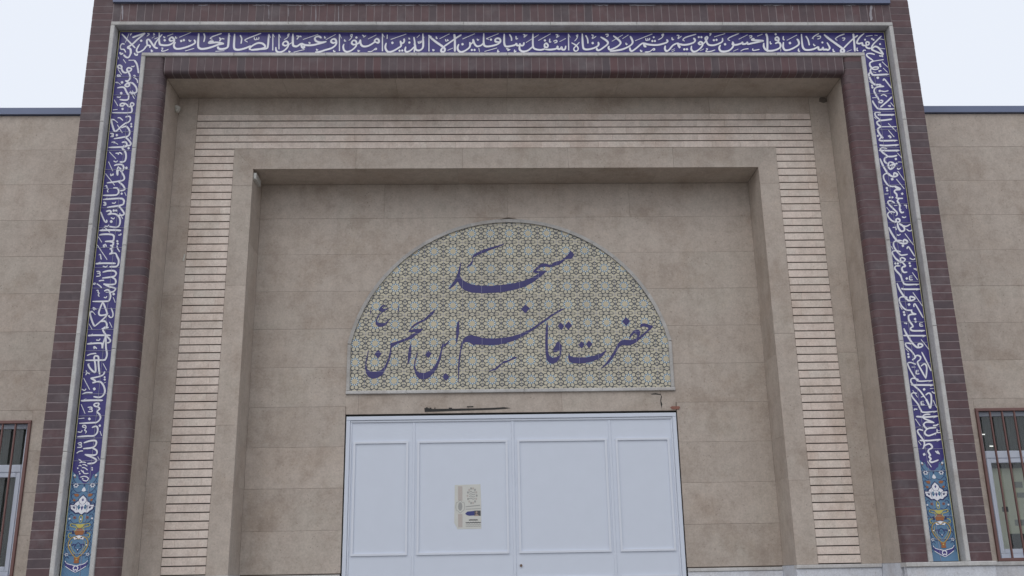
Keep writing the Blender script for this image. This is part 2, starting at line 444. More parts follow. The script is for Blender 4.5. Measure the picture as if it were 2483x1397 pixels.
# yellow glaze rule along the edge of the tiles
q = MB(); yy = BAND-0.0012; t = 0.0065
for s in (-1, 1):
    a, c = sorted((X0+s*BO, X0+s*(BO-t))); q.box(a, c, yy, BAND+0.002, Z0+0.006, ZB1-t)
    a, c = sorted((X0+s*(BI+0.032), X0+s*(BI+0.032+t*.8))); q.box(a, c, yy, BAND+0.002, Z0+0.006, 6.72)
q.box(X0-BO, X0+BO, yy, BAND+0.002, ZB1-t+0.0005, ZB1)
q.build('yellow_rule', M['yline'], band)

# --- lettering, pen strokes set on the tiles
def interp(x, xs, ys):
    if x <= xs[0]: return ys[0]
    for i in range(len(xs)-1):
        if x <= xs[i+1]: return ys[i]+(ys[i+1]-ys[i])*(x-xs[i])/(xs[i+1]-xs[i])
    return ys[-1]
_bx = [288, 650, 850, 1050, 1300, 1600, 1800, 2000, 2145]; _by = [76.2, 75.5, 77, 79, 79.5, 78, 77, 75, 73.2]
def top_corr(px):
    x, z = U(px, 77, BAND)
    return PROJ(x, BAND, ZB1-0.004)[1]-interp(px, _bx, _by)
def smooth(pts, n=5):
    if len(pts) < 3: return pts
    P = [pts[0]]+pts+[pts[-1]]; o = []
    for i in range(1, len(P)-2):
        p0, p1, p2, p3 = P[i-1], P[i], P[i+1], P[i+2]
        for k in range(n):
            t = k/n; t2 = t*t; t3 = t2*t
            o.append(tuple(0.5*((2*p1[j])+(-p0[j]+p2[j])*t+(2*p0[j]-5*p1[j]+4*p2[j]-p3[j])*t2+(-p0[j]+3*p1[j]-3*p2[j]+p3[j])*t3) for j in (0, 1)))
    o.append(pts[-1]); return o
class Pen:
    def __init__(s, y): s.mb = MB(); s.y = y; s.i = 0
    def ribbon(s, pts, w, fn, taper=True, nib=True):
        """pts in plan units, fn maps to (x,z); ribbon w wide"""
        pts = smooth(pts); n = len(pts); L = []; Rr = []
        for i, p in enumerate(pts):
            a = pts[max(0, i-1)]; c = pts[min(n-1, i+1)]
            dx, dy = c[0]-a[0], c[1]-a[1]; d = math.hypot(dx, dy) or 1
            ww = w/2
            if nib: ww *= 0.84+0.30*abs(dx*0.64+dy*0.77)/d
            if taper:
                e = min(i, n-1-i)/max(1, n-1)
                ww *= min(1, 0.55+e*5)
            nx, ny = -dy/d*ww, dx/d*ww
            L.append((p[0]+nx, p[1]+ny)); Rr.append((p[0]-nx, p[1]-ny))
        vs = []; fs = []
        for i in range(n):
            yy = s.y-s.i*2.0e-5-i*4e-7
            for q in (L[i], Rr[i]):
                x, z = fn(*q); vs.append((x, yy, z))
            if i: fs.append((2*i-2, 2*i-1, 2*i+1, 2*i))
        s.mb.add(vs, fs); s.i += 1
    def dot(s, c, r, fn):
        pts = []
        for k in range(8):
            a = k/8*2*math.pi+0.2; rr = r*(1.0 if k % 2 else 1.14); pts.append((c[0]+rr*math.cos(a), c[1]+rr*math.sin(a)))
        s.poly(pts, fn)
    def poly(s, pts, fn, mi=0):
        yy = s.y-s.i*2.0e-5; s.mb.flat([fn(*p) for p in pts], yy, mi); s.i += 1
    def build(s, name, mats, parent):
        me = mesh(name, s.mb.v, s.mb.f, mats, s.mb.m)
        for p in me.polygons:
            pass
        bm = bmesh.new(); bm.from_mesh(me)
        for f in bm.faces:
            f.normal_update()
            if f.normal.y > 0: f.normal_flip()
        bm.to_mesh(me); bm.free()
        return obj(name, me, parent)

TXT = {}
TXT['T1'] = (280, 66, 6.2075, '''20 95,95 180,185 300,310;16 205,90 150,225;14 225,120 235,92 248,102;28 450,85 360,112 255,150;28 450,85 330,180 255,250 175,300
30 175,300 225,325 232,395;18 140,250 100,245 75,280 85,325 130,330 155,375;16 60,375 85,405 115,390;o18 388,198;24 365,250 320,330 340,372 420,335 475,270 520,275 515,305
26 480,275 475,190 510,185 560,255 600,300 640,310;22 595,270 600,235 650,165 705,100;20 590,170 640,150;14 480,90 510,100 470,130;14 570,85 590,105 565,110;14 590,130 550,160;20 540,330 545,360 565,345;20 285,380 300,410 330,415 325,390
27 660,75 662,230 700,262 800,262 870,225 885,180 850,145 815,170 830,198 880,190;16 725,130 735,150 750,140;o18 742,190;18 780,128 870,92;14 690,310 715,310 695,350 740,350 800,325;16 905,130 910,160 930,150
28 905,215 880,265 900,310 960,318 1060,295 1150,260 1200,225 1185,180;o18 990,200;o18 1030,188;18 960,145 1140,70;16 1105,180 1120,205 1140,190;20 1050,350 1185,312
30 1255,85 1245,270 1280,315 1350,315 1450,290 1560,250 1635,240;28 1635,240 1530,220 1410,230 1430,205 1480,205;20 1330,85 1345,140 1330,215;18 1425,160 1470,130 1600,85;22 1420,160 1460,175;18 1560,150 1580,165 1570,200 1600,165 1640,170
30 1710,80 1700,240 1680,300 1600,320 1550,310 1545,280;14 1705,85 1730,130;18 1505,355 1640,345
30 1795,90 1785,270 1800,320 1860,330 1960,305 2040,270;28 2040,330 2020,310 2060,270 2140,230 2210,235 2250,270 2240,300 2140,325 2040,330;28 2040,335 2160,320 2270,310 2295,270 2310,90;14 2312,90 2335,150
20 1875,110 1900,160 1890,240;18 1945,190 1980,165 2195,80;20 1945,190 1990,215;14 2090,140 2095,175 2125,175 2125,145;14 2125,170 2155,170 2160,140;28 2370,90 2368,340;14 2372,90 2395,140''')
TXT['T2'] = (650, 66, 6.2075, '''28 165,95 165,325;14 168,95 190,150;26 300,250 260,270 225,250 240,215 280,205 305,240 295,290 240,345 170,368 125,345 118,290;26 300,260 360,225;30 375,90 375,250 400,278 440,278 500,235
30 500,240 510,290 540,305 545,270;28 500,235 560,262 660,265 760,245 880,212;28 880,212 800,225 725,205 705,165 725,140 770,135 805,160
14 240,180 290,150 320,95 300,100 300,125 318,128;18 425,125 460,130 435,175 475,130 505,140;18 525,180 755,102;16 615,215 625,240 640,225;16 850,130 855,160 870,150;18 870,185 1020,105;18 385,368 550,330;16 315,345 320,368 340,355;16 730,320 735,345 755,330
28 1025,215 985,235 950,215 960,185 1000,175 1025,205 1020,260 960,310 860,340 780,365 710,370;28 1075,100 1075,355;14 1078,102 1105,165;16 985,340 995,368 1015,355
26 1330,250 1290,262 1260,240 1275,205 1310,200 1330,230 1320,290 1260,345 1190,368 1145,345 1132,290 1145,250;26 1330,255 1370,235 1385,200;28 1390,185 1395,250 1430,288 1500,285 1570,250 1620,210;28 1620,235 1605,205 1635,178 1665,195 1665,235 1620,230
o17 1330,155;16 1155,180 1150,205 1175,205;14 1215,200 1255,160 1268,110 1245,115 1250,140 1265,140;16 1415,120 1440,130 1440,150 1475,125;18 1505,180 1630,118;14 1500,368 1560,365 1620,320 1635,335 1600,345;16 1355,340 1360,365 1385,350
30 1722,100 1722,365;14 1725,105 1750,155;22 1795,115 1792,180;28 1780,240 1765,300 1780,350 1820,378 1890,360 1960,320 2000,290 2000,245 1990,210;26 2000,250 2040,240 2050,200 2040,180;o18 1872,240;20 1845,190 2080,110;o16 1980,360;o16 2020,358
26 2075,300 2062,350 2085,378 2140,360 2195,310 2215,290;22 2195,155 2210,260 2200,385;o17 2127,238;16 2120,165 2125,185 2140,180;28 2330,105 2335,290 2310,340 2270,360 2225,345 2215,290 2200,250;14 2325,108 2350,170;18 2240,165 2285,125;14 2260,220 2265,250 2285,245 2285,215;14 2285,245 2305,240 2305,210''')
TXT['T3'] = (1020, 66, 6.2075, '''28 125,125 125,375;24 115,130 165,155;30 130,150 220,225 340,310 365,350 350,380 315,378 310,350 340,310;28 345,305 440,240 540,170 615,125;18 235,150 240,180 255,175;18 285,185 435,110;14 375,190 380,220 405,215;14 405,190 405,215 425,205;20 185,340 190,365 210,350;18 405,360 485,325
30 505,115 515,200 515,380;12 510,120 530,165;28 575,265 555,320 570,365 610,385 670,365 730,320 745,280 740,235;26 745,270 785,240 790,190;26 790,190 810,260 850,300 910,285 945,250;o16 770,355;o16 812,355;o18 630,268;20 630,190 815,110;16 850,185 860,210 880,195;16 875,325 885,380
28 950,105 950,260 980,300 1050,298 1140,275 1195,240 1195,195 1160,180 1125,195 1130,230 1190,235;18 985,185 1175,108;22 985,185 1025,195;o17 1058,200;18 960,378 1150,325;18 1165,350 1160,385 1185,375
28 1258,112 1258,250 1280,300 1340,300 1420,280 1440,250;26 1440,250 1450,285 1485,285 1495,255;26 1495,255 1500,285 1545,285 1555,240;28 1490,290 1490,345 1530,378 1600,370 1660,330 1690,300;20 1335,120 1365,170 1368,220;18 1435,145 1440,190 1465,180;18 1540,125 1570,130 1555,165 1605,125;18 1585,245 1780,125;18 1285,335 1320,345 1310,365 1350,345;18 1415,350 1415,385 1440,370
26 1690,110 1690,290 1720,340 1800,355 1870,340;26 1870,330 1865,275 1890,255 1915,285 1905,315 1870,310;28 1870,345 1950,350 2040,335 2060,300 2065,335 2100,340 2120,310 2130,345 2170,345 2185,290;20 1770,215 1955,112;o17 1870,212;18 1945,185 1940,235 1965,230;18 1995,225 2040,210 2050,235 2010,250;16 2030,125 2065,130 2045,165 2090,140;18 2090,230 2185,180
30 2225,110 2228,360;14 2228,115 2250,165;20 2270,245 2340,285 2370,330 2355,365 2320,368 2305,335 2330,300 2390,235;14 2315,220 2350,180 2365,125 2345,135 2350,155''')
TXT['T4'] = (1390, 66, 6.2075, '''28 135,105 145,290 170,340 250,340 340,310 380,275 375,230;20 185,130 215,190 220,255;16 270,125 300,135 285,180 345,145;o18 292,248;28 410,155 500,210 520,255 460,310 390,355 355,345 360,320;18 480,120 520,115 520,140 495,150
28 600,135 690,205 710,250 660,300 560,345 530,320 540,290;18 580,220 745,122;18 740,180 830,122;28 855,140 890,210 885,255 830,300 720,345 550,370;16 790,240 800,270 815,255
28 850,310 860,355 890,362 950,320 1000,275 1050,240;30 1055,235 1075,290 1100,290;28 1060,245 1130,265 1250,272 1340,255 1415,225 1405,185;20 930,210 1190,105;14 1090,170 1095,200 1120,200 1120,170;14 1120,195 1145,195 1150,165;o14 1210,155;o16 1190,213;o16 1228,212;16 1275,195 1335,160 1358,110 1335,115 1340,140;18 1010,345 1020,370 1040,360;16 1075,378 1150,370 1210,325 1225,345 1195,350
28 1385,280 1378,330 1400,362 1440,345 1500,275 1570,240;30 1570,235 1590,290 1610,310;28 1570,250 1660,268 1750,255 1820,225 1830,190 1805,165;18 1485,155 1490,190 1515,185;16 1555,125 1590,130 1575,175 1630,135;20 1645,195 1690,155 1850,105;20 1645,195 1675,212;o17 1670,335;o17 1710,333;14 1475,350 1530,325;14 1480,375 1530,350
26 1780,280 1775,330 1800,365 1850,362 1910,320 1945,270 1940,235 1910,220 1885,240 1905,260 1940,250;26 1945,260 1990,215 2020,160 2005,145 1985,165 2000,205 2030,260 2100,272 2180,250 2240,215 2245,160;o16 1888,150;o16 1928,150;16 2045,105 2070,95 2065,115 2050,130;o16 2115,195;o16 2155,190;20 2120,145 2285,95;14 1905,358 1965,325;16 1995,325 2020,330 1995,365 2060,365 2135,340
28 2215,265 2195,310 2215,355 2270,365 2340,350 2390,310 2410,260 2395,215;o18 2283,255''')
TXT['T5'] = (1760, 66, 6.2075, '''28 95,235 105,260 160,262 230,240 245,225 255,250 300,245 320,225 330,250 380,240 450,225 560,205;28 570,200 500,195 400,190 395,175 430,170;18 25,180 60,150 195,92;20 25,185 60,200;18 190,180 325,110;16 345,130 385,125 385,145 355,160;18 470,130 550,98;14 110,360 185,325;14 220,358 270,330 340,320;16 405,315 410,345 505,328
28 600,90 622,160 622,365;28 570,230 570,290 610,340 680,348 760,330 815,295 820,250 790,220 740,235;26 740,240 780,215 795,170 770,140 745,155 750,185 790,185;o16 748,98;16 665,205 670,245 690,235;14 825,310 825,355
28 865,215 860,290 890,335 960,328 1040,290 1095,245 1090,195 1065,165;o19 962,228;18 865,125 860,165 880,185;20 915,188 1070,105;18 1095,310 1090,345 1115,350
28 1135,90 1150,260 1180,320 1240,330 1320,315 1385,285 1395,320 1440,320 1460,290 1465,320 1510,320 1540,325 1560,290 1520,215;20 1200,120 1235,175 1255,260;18 1295,160 1330,120 1400,80;16 1300,150 1320,165;16 1365,125 1420,120 1415,150 1375,165;o15 1450,215;16 1315,235 1330,265 1345,255
30 1475,95 1560,165 1730,285 1775,325 1770,355 1735,355 1730,325 1760,300;26 1765,300 1900,165 1985,100;18 1640,160 1700,115 1785,82;16 1645,165 1675,180;16 1745,145 1785,145 1780,170 1755,180;18 1610,310 1615,345 1640,345;14 1815,350 1890,318;28 1915,75 1925,170 1940,345;16 1975,285 1970,325 1990,330
26 2080,70 2010,130 1970,205 2000,225 2050,215 2055,245 2100,255;22 2110,255 2110,200 2150,205 2145,240 2105,245;24 2100,250 2120,285 2160,295 2175,285;24 2340,105 2280,165 2210,240 2190,300 2230,330 2370,385;26 2370,385 2300,290 2240,265 2200,300;18 2105,115 2205,98;14 2235,95 2280,100;o14 2195,150;o14 2220,165;o14 2092,165;o14 2318,228;14 2290,145 2380,160;14 2320,290 2395,300;16 2060,350 2070,325 2105,325''')
TXT['L1'] = (250, 120, 7.76, '''34 515,75 510,105 480,150 430,145 385,100;24 310,55 350,80 380,70;22 285,140 295,185;24 380,190 430,260;34 480,205 590,205;34 590,205 640,290 668,450;22 530,320 575,325 590,305
34 340,365 290,350 280,310 320,300 350,325 350,365 375,420 420,440 460,420 450,380 470,350 530,360 520,405 470,410;34 470,415 505,490 500,560 460,595 415,590;24 280,375 350,475;22 275,470 270,500 320,515 315,490 280,480;20 565,495 600,490 595,525 570,530;22 600,540 640,575 650,635
34 430,600 480,630 495,680 455,700 415,680 440,650 490,645;34 495,625 560,640 620,710 635,780 600,820 490,815;24 510,780 590,930;24 550,775 610,880;o24 358,622;18 230,625 270,620 260,640;20 285,625 330,665;34 265,725 390,715 440,800 485,880 470,940 420,955 310,945;o24 342,825;22 260,895 310,905 330,885
26 210,950 280,1065;34 390,1065 330,1060 330,1030 370,1015 400,1030 390,1060;28 400,1010 450,1040 480,1075 520,1080;30 530,1080 515,1040 540,1005 580,1030 560,1065 530,1070;34 530,1075 545,1150 490,1195 170,1195;o22 368,1122;26 185,1140 275,1130;30 420,1275 490,1260 515,1290 500,1350 430,1397;22 275,1290 320,1290 375,1340''')
TXT['L2'] = (235, 290, 7.76, '''28 330,5 280,0 270,5;36 270,5 290,100 345,225 460,130 560,55;26 320,0 395,60;26 385,100 480,255;34 460,160 545,130 600,180 620,250 590,310 520,330 320,365;o18 648,85;o20 650,132;22 250,265 300,265 310,290 270,295;22 300,295 310,320 255,325;o22 376,296
34 520,320 590,380 640,450 620,490 570,490;24 625,330 645,375;34 470,435 540,425 565,480 520,515 220,527;22 490,490 560,490;o22 597,540;20 275,430 335,425 320,450;22 340,435 400,470;26 235,610 360,740;24 350,635 410,640 400,665 430,620 480,660;36 470,540 530,600 550,700 520,790 430,800;22 315,780 360,800 395,775
26 220,795 300,970;34 325,870 380,850 470,850 505,900 490,960 440,980;32 410,880 380,960 390,1050 400,960 450,945 420,900;34 460,980 515,1080 500,1140 400,1165 190,1195;o24 557,912;24 260,1020 270,1060 310,1020 300,1060;26 165,1020 335,1240;34 400,1165 490,1240 525,1310 490,1335 440,1340;22 150,1260 180,1245 195,1290 215,1310 200,1345 215,1370''')
TXT['L3'] = (220, 450, 7.76, '''34 425,48 500,55 530,110 500,170 420,185 230,187;o20 585,155;22 640,130 670,195;36 230,265 550,245 620,275 625,320 580,370 310,412;18 265,265 315,235;22 235,320 275,320 285,345 250,345;22 280,345 285,370 235,370;22 400,330 450,335 475,310
34 520,375 590,460 630,530 600,560 520,560;26 545,520 605,630;o22 435,473;o20 480,473;34 290,490 360,475 385,510 330,545 390,535;34 385,535 470,540 540,600 555,700 520,775 450,790 350,770;28 190,495 225,590 270,680 305,690 300,645;22 380,605 430,630 450,605;o26 388,680;22 265,765 320,770 345,740;18 250,780 310,830 365,885
38 165,848 400,840 575,848;18 195,845 240,810;36 160,935 240,920 400,925 440,970 420,1040 360,1050 270,1055;22 520,935 570,930 565,905;26 145,965 210,1070;o20 503,1050;o20 510,1097;36 350,1055 420,1070 420,1120 365,1135;34 400,1130 410,1170 360,1200;34 395,1200 400,1260 355,1290 420,1275;30 410,1275 470,1280 500,1340 520,1397;24 235,1115 265,1155 240,1145 275,1110 300,1155;22 500,1130 505,1180 550,1250;26 125,1120 310,1397;22 155,1310 185,1300 190,1340 205,1385''')
TXT['L4'] = (200, 620, 7.76, '''36 640,0 680,70 680,150 640,205 510,210;22 340,40 360,80;36 250,155 400,145 630,148;18 270,150 345,118;22 385,200 440,215 475,190;22 265,300 320,300 330,330 280,335;22 325,335 335,380 260,395;36 380,315 480,290 590,288 635,330 610,385 540,405 375,425;34 550,405 620,450 625,520 580,545 450,545 395,535;34 400,535 520,590 620,620 590,675 530,690;26 310,480 360,470 410,465;20 245,545 210,540 220,520 255,525;22 270,530 330,570 365,610
34 410,670 470,645 510,670 530,770 500,850 430,862 190,865;24 440,690 500,690;o24 590,725;24 580,785 620,885;22 265,660 295,655 300,700 320,710 300,740 320,775;22 405,785 445,795 460,765;34 385,870 340,980 310,1080 340,1125 430,1115 460,1090;34 390,880 430,980 465,1090 430,1160 330,1250 230,1335;22 460,1100 490,1090;36 230,1335 190,1250 150,1120 155,1060 200,1060;24 200,1060 245,1115;24 205,970 225,1030 205,980 265,1015;26 540,985 575,1080 570,1150 530,1165 495,1135 515,1130;24 510,1250 560,1355;34 350,1245 420,1235 460,1290 450,1350 370,1385;22 450,1350 495,1345;24 125,1285 185,1390''')
TXT['L5'] = (180, 790, 7.76, '''36 600,20 545,60 560,120 600,170;30 520,60 620,40 650,30;36 260,188 400,180 690,183;18 280,185 355,155;22 415,270 470,275 490,245;36 600,180 560,300 525,430;36 600,195 600,400 620,540 590,630 540,648 215,652;32 615,200 680,270 670,310 620,325;36 245,345 350,335 500,330 530,360 530,430;18 270,345 330,310;28 370,390 380,435 380,395 430,435
28 245,565 310,535 420,522;36 375,650 385,580 430,570 460,600 460,720 480,920;36 385,640 400,740 405,860 370,870 300,800 260,720;22 260,720 295,720;24 545,710 615,840;34 580,860 540,930 420,970 310,990;34 310,990 390,1030 400,1060 345,1075 430,1055;36 420,1055 500,1060 560,1140 580,1240 540,1320 470,1350 365,1335;22 225,840 240,890 220,930 245,890 300,910;o18 575,970;o20 577,1015;20 560,1080 600,1065;26 180,985 295,1205;o26 382,1190;22 145,1195 200,1220 225,1185;26 155,1290 230,1260 350,1260''')
TXT['L6'] = (165, 960, 6.35, '''30 200,78 350,70 540,70;14 215,75 285,45;26 470,110 410,125 410,155 450,165 480,130 460,110;28 455,165 490,200 450,245 490,290 500,350 450,405 380,415 175,425;22 205,130 265,275;19 305,180 360,175 370,200 330,205;19 365,205 375,240 310,245;22 165,352 255,345;o20 332,357
28 370,490 430,470 460,500 450,570 400,615 300,620 145,632;o18 492,460;20 495,545 520,615;18 270,490 230,480 235,455 270,460 280,490 260,530 285,550 270,580;18 150,555 205,560 220,530;18 150,735 200,720 205,750 165,755;18 200,755 210,790 145,795;30 245,725 340,695 420,690 440,720 420,770 370,800 235,815;28 370,800 440,840 445,890 400,915 260,905;28 260,905 380,950 440,990 400,1035 300,1045;18 460,935 485,985;20 135,885 180,855 235,848
16 165,975 210,1010 180,1030 230,1020 280,1030;16 165,1080 190,1070 210,1085;16 225,1060 260,1060 300,1085;16 215,1105 260,1110 305,1145;16 200,1140 240,1180 235,1150 250,1195 320,1195;o12 153,1115;o10 175,1170;o12 185,1200;o12 375,1110;o12 375,1140;18 190,1255 260,1240 315,1270 290,1310 230,1300;o12 228,1278''')
TXT['R1'] = (2080, 110, 7.76, '''28 320,175 240,155 170,165 180,210 290,290;34 290,300 485,270;34 300,295 230,330 230,390 265,425;28 265,430 320,410 380,415 375,445 310,455 260,440;36 255,430 235,480 270,545 320,560 580,545;18 525,565 590,545;20 280,500 345,515;o20 415,362;o18 425,395;24 455,310 565,415;22 475,430 560,510;22 390,480 410,500 395,480 445,480;26 400,195 440,205 460,180 465,225
36 240,510 205,550 240,650 310,735 400,740;32 400,735 430,750 410,765 495,775;34 495,775 370,785 310,830 320,900 400,1030;30 410,1040 400,1075 450,1080 465,1045 420,1035;o24 375,612;26 480,670 480,645 510,650 630,805;24 215,675 265,720;o18 265,760;o20 275,795;20 435,860 410,875 400,850 430,850;22 435,860 500,870 575,855;22 430,950 480,930 520,945 545,970;24 270,990 340,985
38 640,970 560,1050 420,1170;32 270,1040 330,1140 410,1200 680,1197;18 620,1215 680,1200;24 615,1080 680,1155;22 565,1135 610,1150 600,1130 610,1165;30 430,1275 360,1260 320,1280 340,1340 400,1390;34 370,1310 500,1312 690,1308;18 630,1330 690,1310;22 305,1350 350,1395''')
TXT['R2'] = (2105, 280, 7.76, '''34 206,71 250,95 450,72;34 250,95 170,120 180,170 240,210;34 240,215 530,213;24 375,150 530,305;36 240,215 185,250 190,310 250,400 285,430;34 250,410 215,450 250,478 550,472;18 490,492 555,470;o20 182,387;24 380,280 490,410;24 370,385 400,400 395,380 430,415 400,425
34 210,562 350,570 575,555;18 510,580 575,557;34 200,660 400,665 590,660;18 520,685 590,662;32 355,625 270,610 230,630 260,690 370,770;34 365,775 460,775 545,755;34 365,780 310,810 310,870 360,910;24 550,710 635,805;o22 520,822;24 560,880 635,880;34 400,870 375,940 400,1000 440,1010 500,950 470,900 410,875;28 400,950 480,920 545,910 520,900;30 480,920 430,1000;24 545,990 570,1015 620,985
36 220,810 270,930 350,1070 400,1120 470,1155 540,1140 545,1110 490,1085 480,1140;26 555,1050 680,1225;30 410,1105 340,1095 290,1130 300,1210 370,1310 450,1340 530,1330;34 500,1330 540,1370 600,1390;o24 450,1202;26 530,1200 680,1385;o22 350,1370''')
TXT['R3'] = (2130, 450, 7.76, '''34 330,20 410,72 320,85 300,120 340,170 345,225;28 330,220 350,240 460,245;34 390,245 355,290 390,350 405,400;34 400,400 400,460 430,510 480,500;26 385,370 425,390;26 400,440 430,460;o22 445,157;o20 155,50;o20 165,95;22 110,165 185,160;o18 210,225;o18 262,225
30 305,330 230,290 180,300 190,350 280,440 345,510 345,565;26 345,565 320,570;30 310,510 220,495 170,540 190,600 260,670 340,690;20 150,410 255,545;34 340,690 330,640 370,625 400,650 390,685 345,690;24 290,380 355,375;20 475,370 530,380 510,410;22 520,360 530,440;24 440,590 480,605 520,590
36 355,700 370,790 420,860 480,850 485,800 440,750 385,720;30 440,755 520,770 600,730;22 525,820 570,855 620,850 610,835;20 265,790 320,795 335,840;20 330,770 320,800;22 345,925 375,940 415,915
36 190,785 240,890 320,1010 390,1070 460,1095 530,1085 540,1050 490,1020 470,1040 470,1090;26 495,905 655,1120;30 450,1045 380,1035 300,1055 280,1110 310,1190 400,1300 470,1310 550,1295;o22 458,1137;26 535,1195 545,1160 575,1170 680,1335;24 240,1145 275,1205;28 420,1250 340,1230 270,1240 265,1290 330,1390''')
TXT['R4'] = (2150, 620, 7.76, '''34 150,40 200,85 260,125 300,120;30 265,115 255,60 290,40 345,70 320,110 270,110;34 290,125 350,200 300,215 285,260 320,315 385,310;o20 160,150;o20 208,150;o20 428,145;o20 440,195;20 430,45 480,75 525,70 510,50;24 505,245 545,260 540,240 560,285;26 480,320 580,460;22 430,385 430,455 490,455;20 430,420 480,420;20 430,385 480,385;o22 375,432
34 250,195 180,195 150,225 170,280 260,380 300,490 360,545 600,540;18 545,562 610,540;34 270,620 350,635 620,632;18 555,655 625,632;36 190,520 240,640 310,750 380,825 430,850 510,830 520,795 440,775 440,840;26 490,695 670,950;30 390,790 320,775 250,790 235,850 280,950 360,1020 450,1030 480,1020;32 460,1025 480,1080 555,1105;34 555,1105 450,1110 410,1140 420,1220 500,1335;o24 418,922;26 510,970 510,920 545,930 685,1175;24 240,940 290,1015;o22 322,1065;o22 332,1115;o22 530,1195;o20 542,1245;22 320,1270 375,1275 360,1290;22 620,1265 625,1325 685,1325;20 625,1295 670,1295;20 620,1265 675,1262''')
TXT['R5'] = (2175, 790, 7.76, '''34 310,18 255,45 290,95 520,93;18 455,115 525,93;32 115,185 300,190 540,188;18 475,215 545,190;36 125,50 170,150 270,310 360,400 420,410 475,385 460,350 400,345 400,405;24 450,260 600,450;30 270,345 190,325 155,345 180,400 260,470 330,560;36 330,560 340,600 280,650;32 330,580 390,560 440,590 430,640 385,680 400,740 460,850 540,995;32 540,995 555,850 550,760 510,720 445,765;22 160,430 215,495;o20 208,535;o22 215,588;26 460,495 560,690 640,855;22 270,780 345,780;22 360,840 360,905 420,905;20 360,870 405,870;20 360,840 410,840
28 355,730 260,695 200,705 210,760 270,880 350,1000 420,1045 665,1030;18 590,1060 660,1035;30 405,1015 310,990 260,1010 265,1070 330,1140 430,1230 540,1380;34 260,1110 400,1118 680,1118;18 620,1142 685,1120;o24 507,1200;22 615,1185 685,1180;22 650,1240 700,1275 695,1255;22 290,1215 385,1350;30 445,1345 500,1330''')
TXT['R6'] = (2195, 950, 6.985, '''34 347,124 385,200 420,285;30 425,285 440,150 430,50 390,25 340,60;26 195,30 130,20 100,50 130,110 210,210 260,310 310,350 540,330;16 470,360 540,332;22 470,145 530,275;20 265,165 270,220 325,220;18 268,195 310,195;18 262,165 310,162;20 150,290 155,315 150,295 205,300
32 180,420 350,430 550,415;16 470,445 545,420;28 420,385 350,385 300,410 310,450 400,490 485,525;30 465,575 520,570 560,548;30 490,525 360,515 310,550 330,600 370,630;30 520,610 400,620 340,660 330,710 380,745 450,730 530,695;16 500,740 520,700;22 165,460 250,580;20 535,630 540,690 595,690;18 540,660 580,658
28 300,660 240,640 205,660 220,710 280,790 320,860 310,940 290,970;30 240,825 380,830 600,810;16 530,845 595,812;22 220,835 265,905;32 310,930 350,900 400,885 440,910 450,950 400,980 385,1010 410,1060 430,1080;32 430,1075 400,1100 430,1140 410,1170 440,1195 500,1180 560,1155;o22 316,1062;24 505,1005 550,1045 540,1005 575,1060;20 370,1175 440,1280''')
for side in 'TLR':
    pen = Pen(BAND-0.0016)
    for key, (ox, oy, s, data) in TXT.items():
        if key[0] != side: continue
        def fn(x, y, ox=ox, oy=oy, s=s):
            px, py = ox+x/s, oy+y/s
            if side == 'T': py += top_corr(px)
            return U(px, py, BAND)
        for line in data.split('\n'):
            for stroke in line.split(';'):
                t = stroke.split()
                if not t: continue
                pts = [tuple(float(v) for v in p.split(',')) for p in t[1:]]
                if t[0][0] == 'o': pen.dot(pts[0], float(t[0][1:]), fn)
                else: pen.ribbon(pts, float(t[0])*(0.98 if side == 'T' else 0.88), fn)
    pen.build('lettering', M['ink'], band)

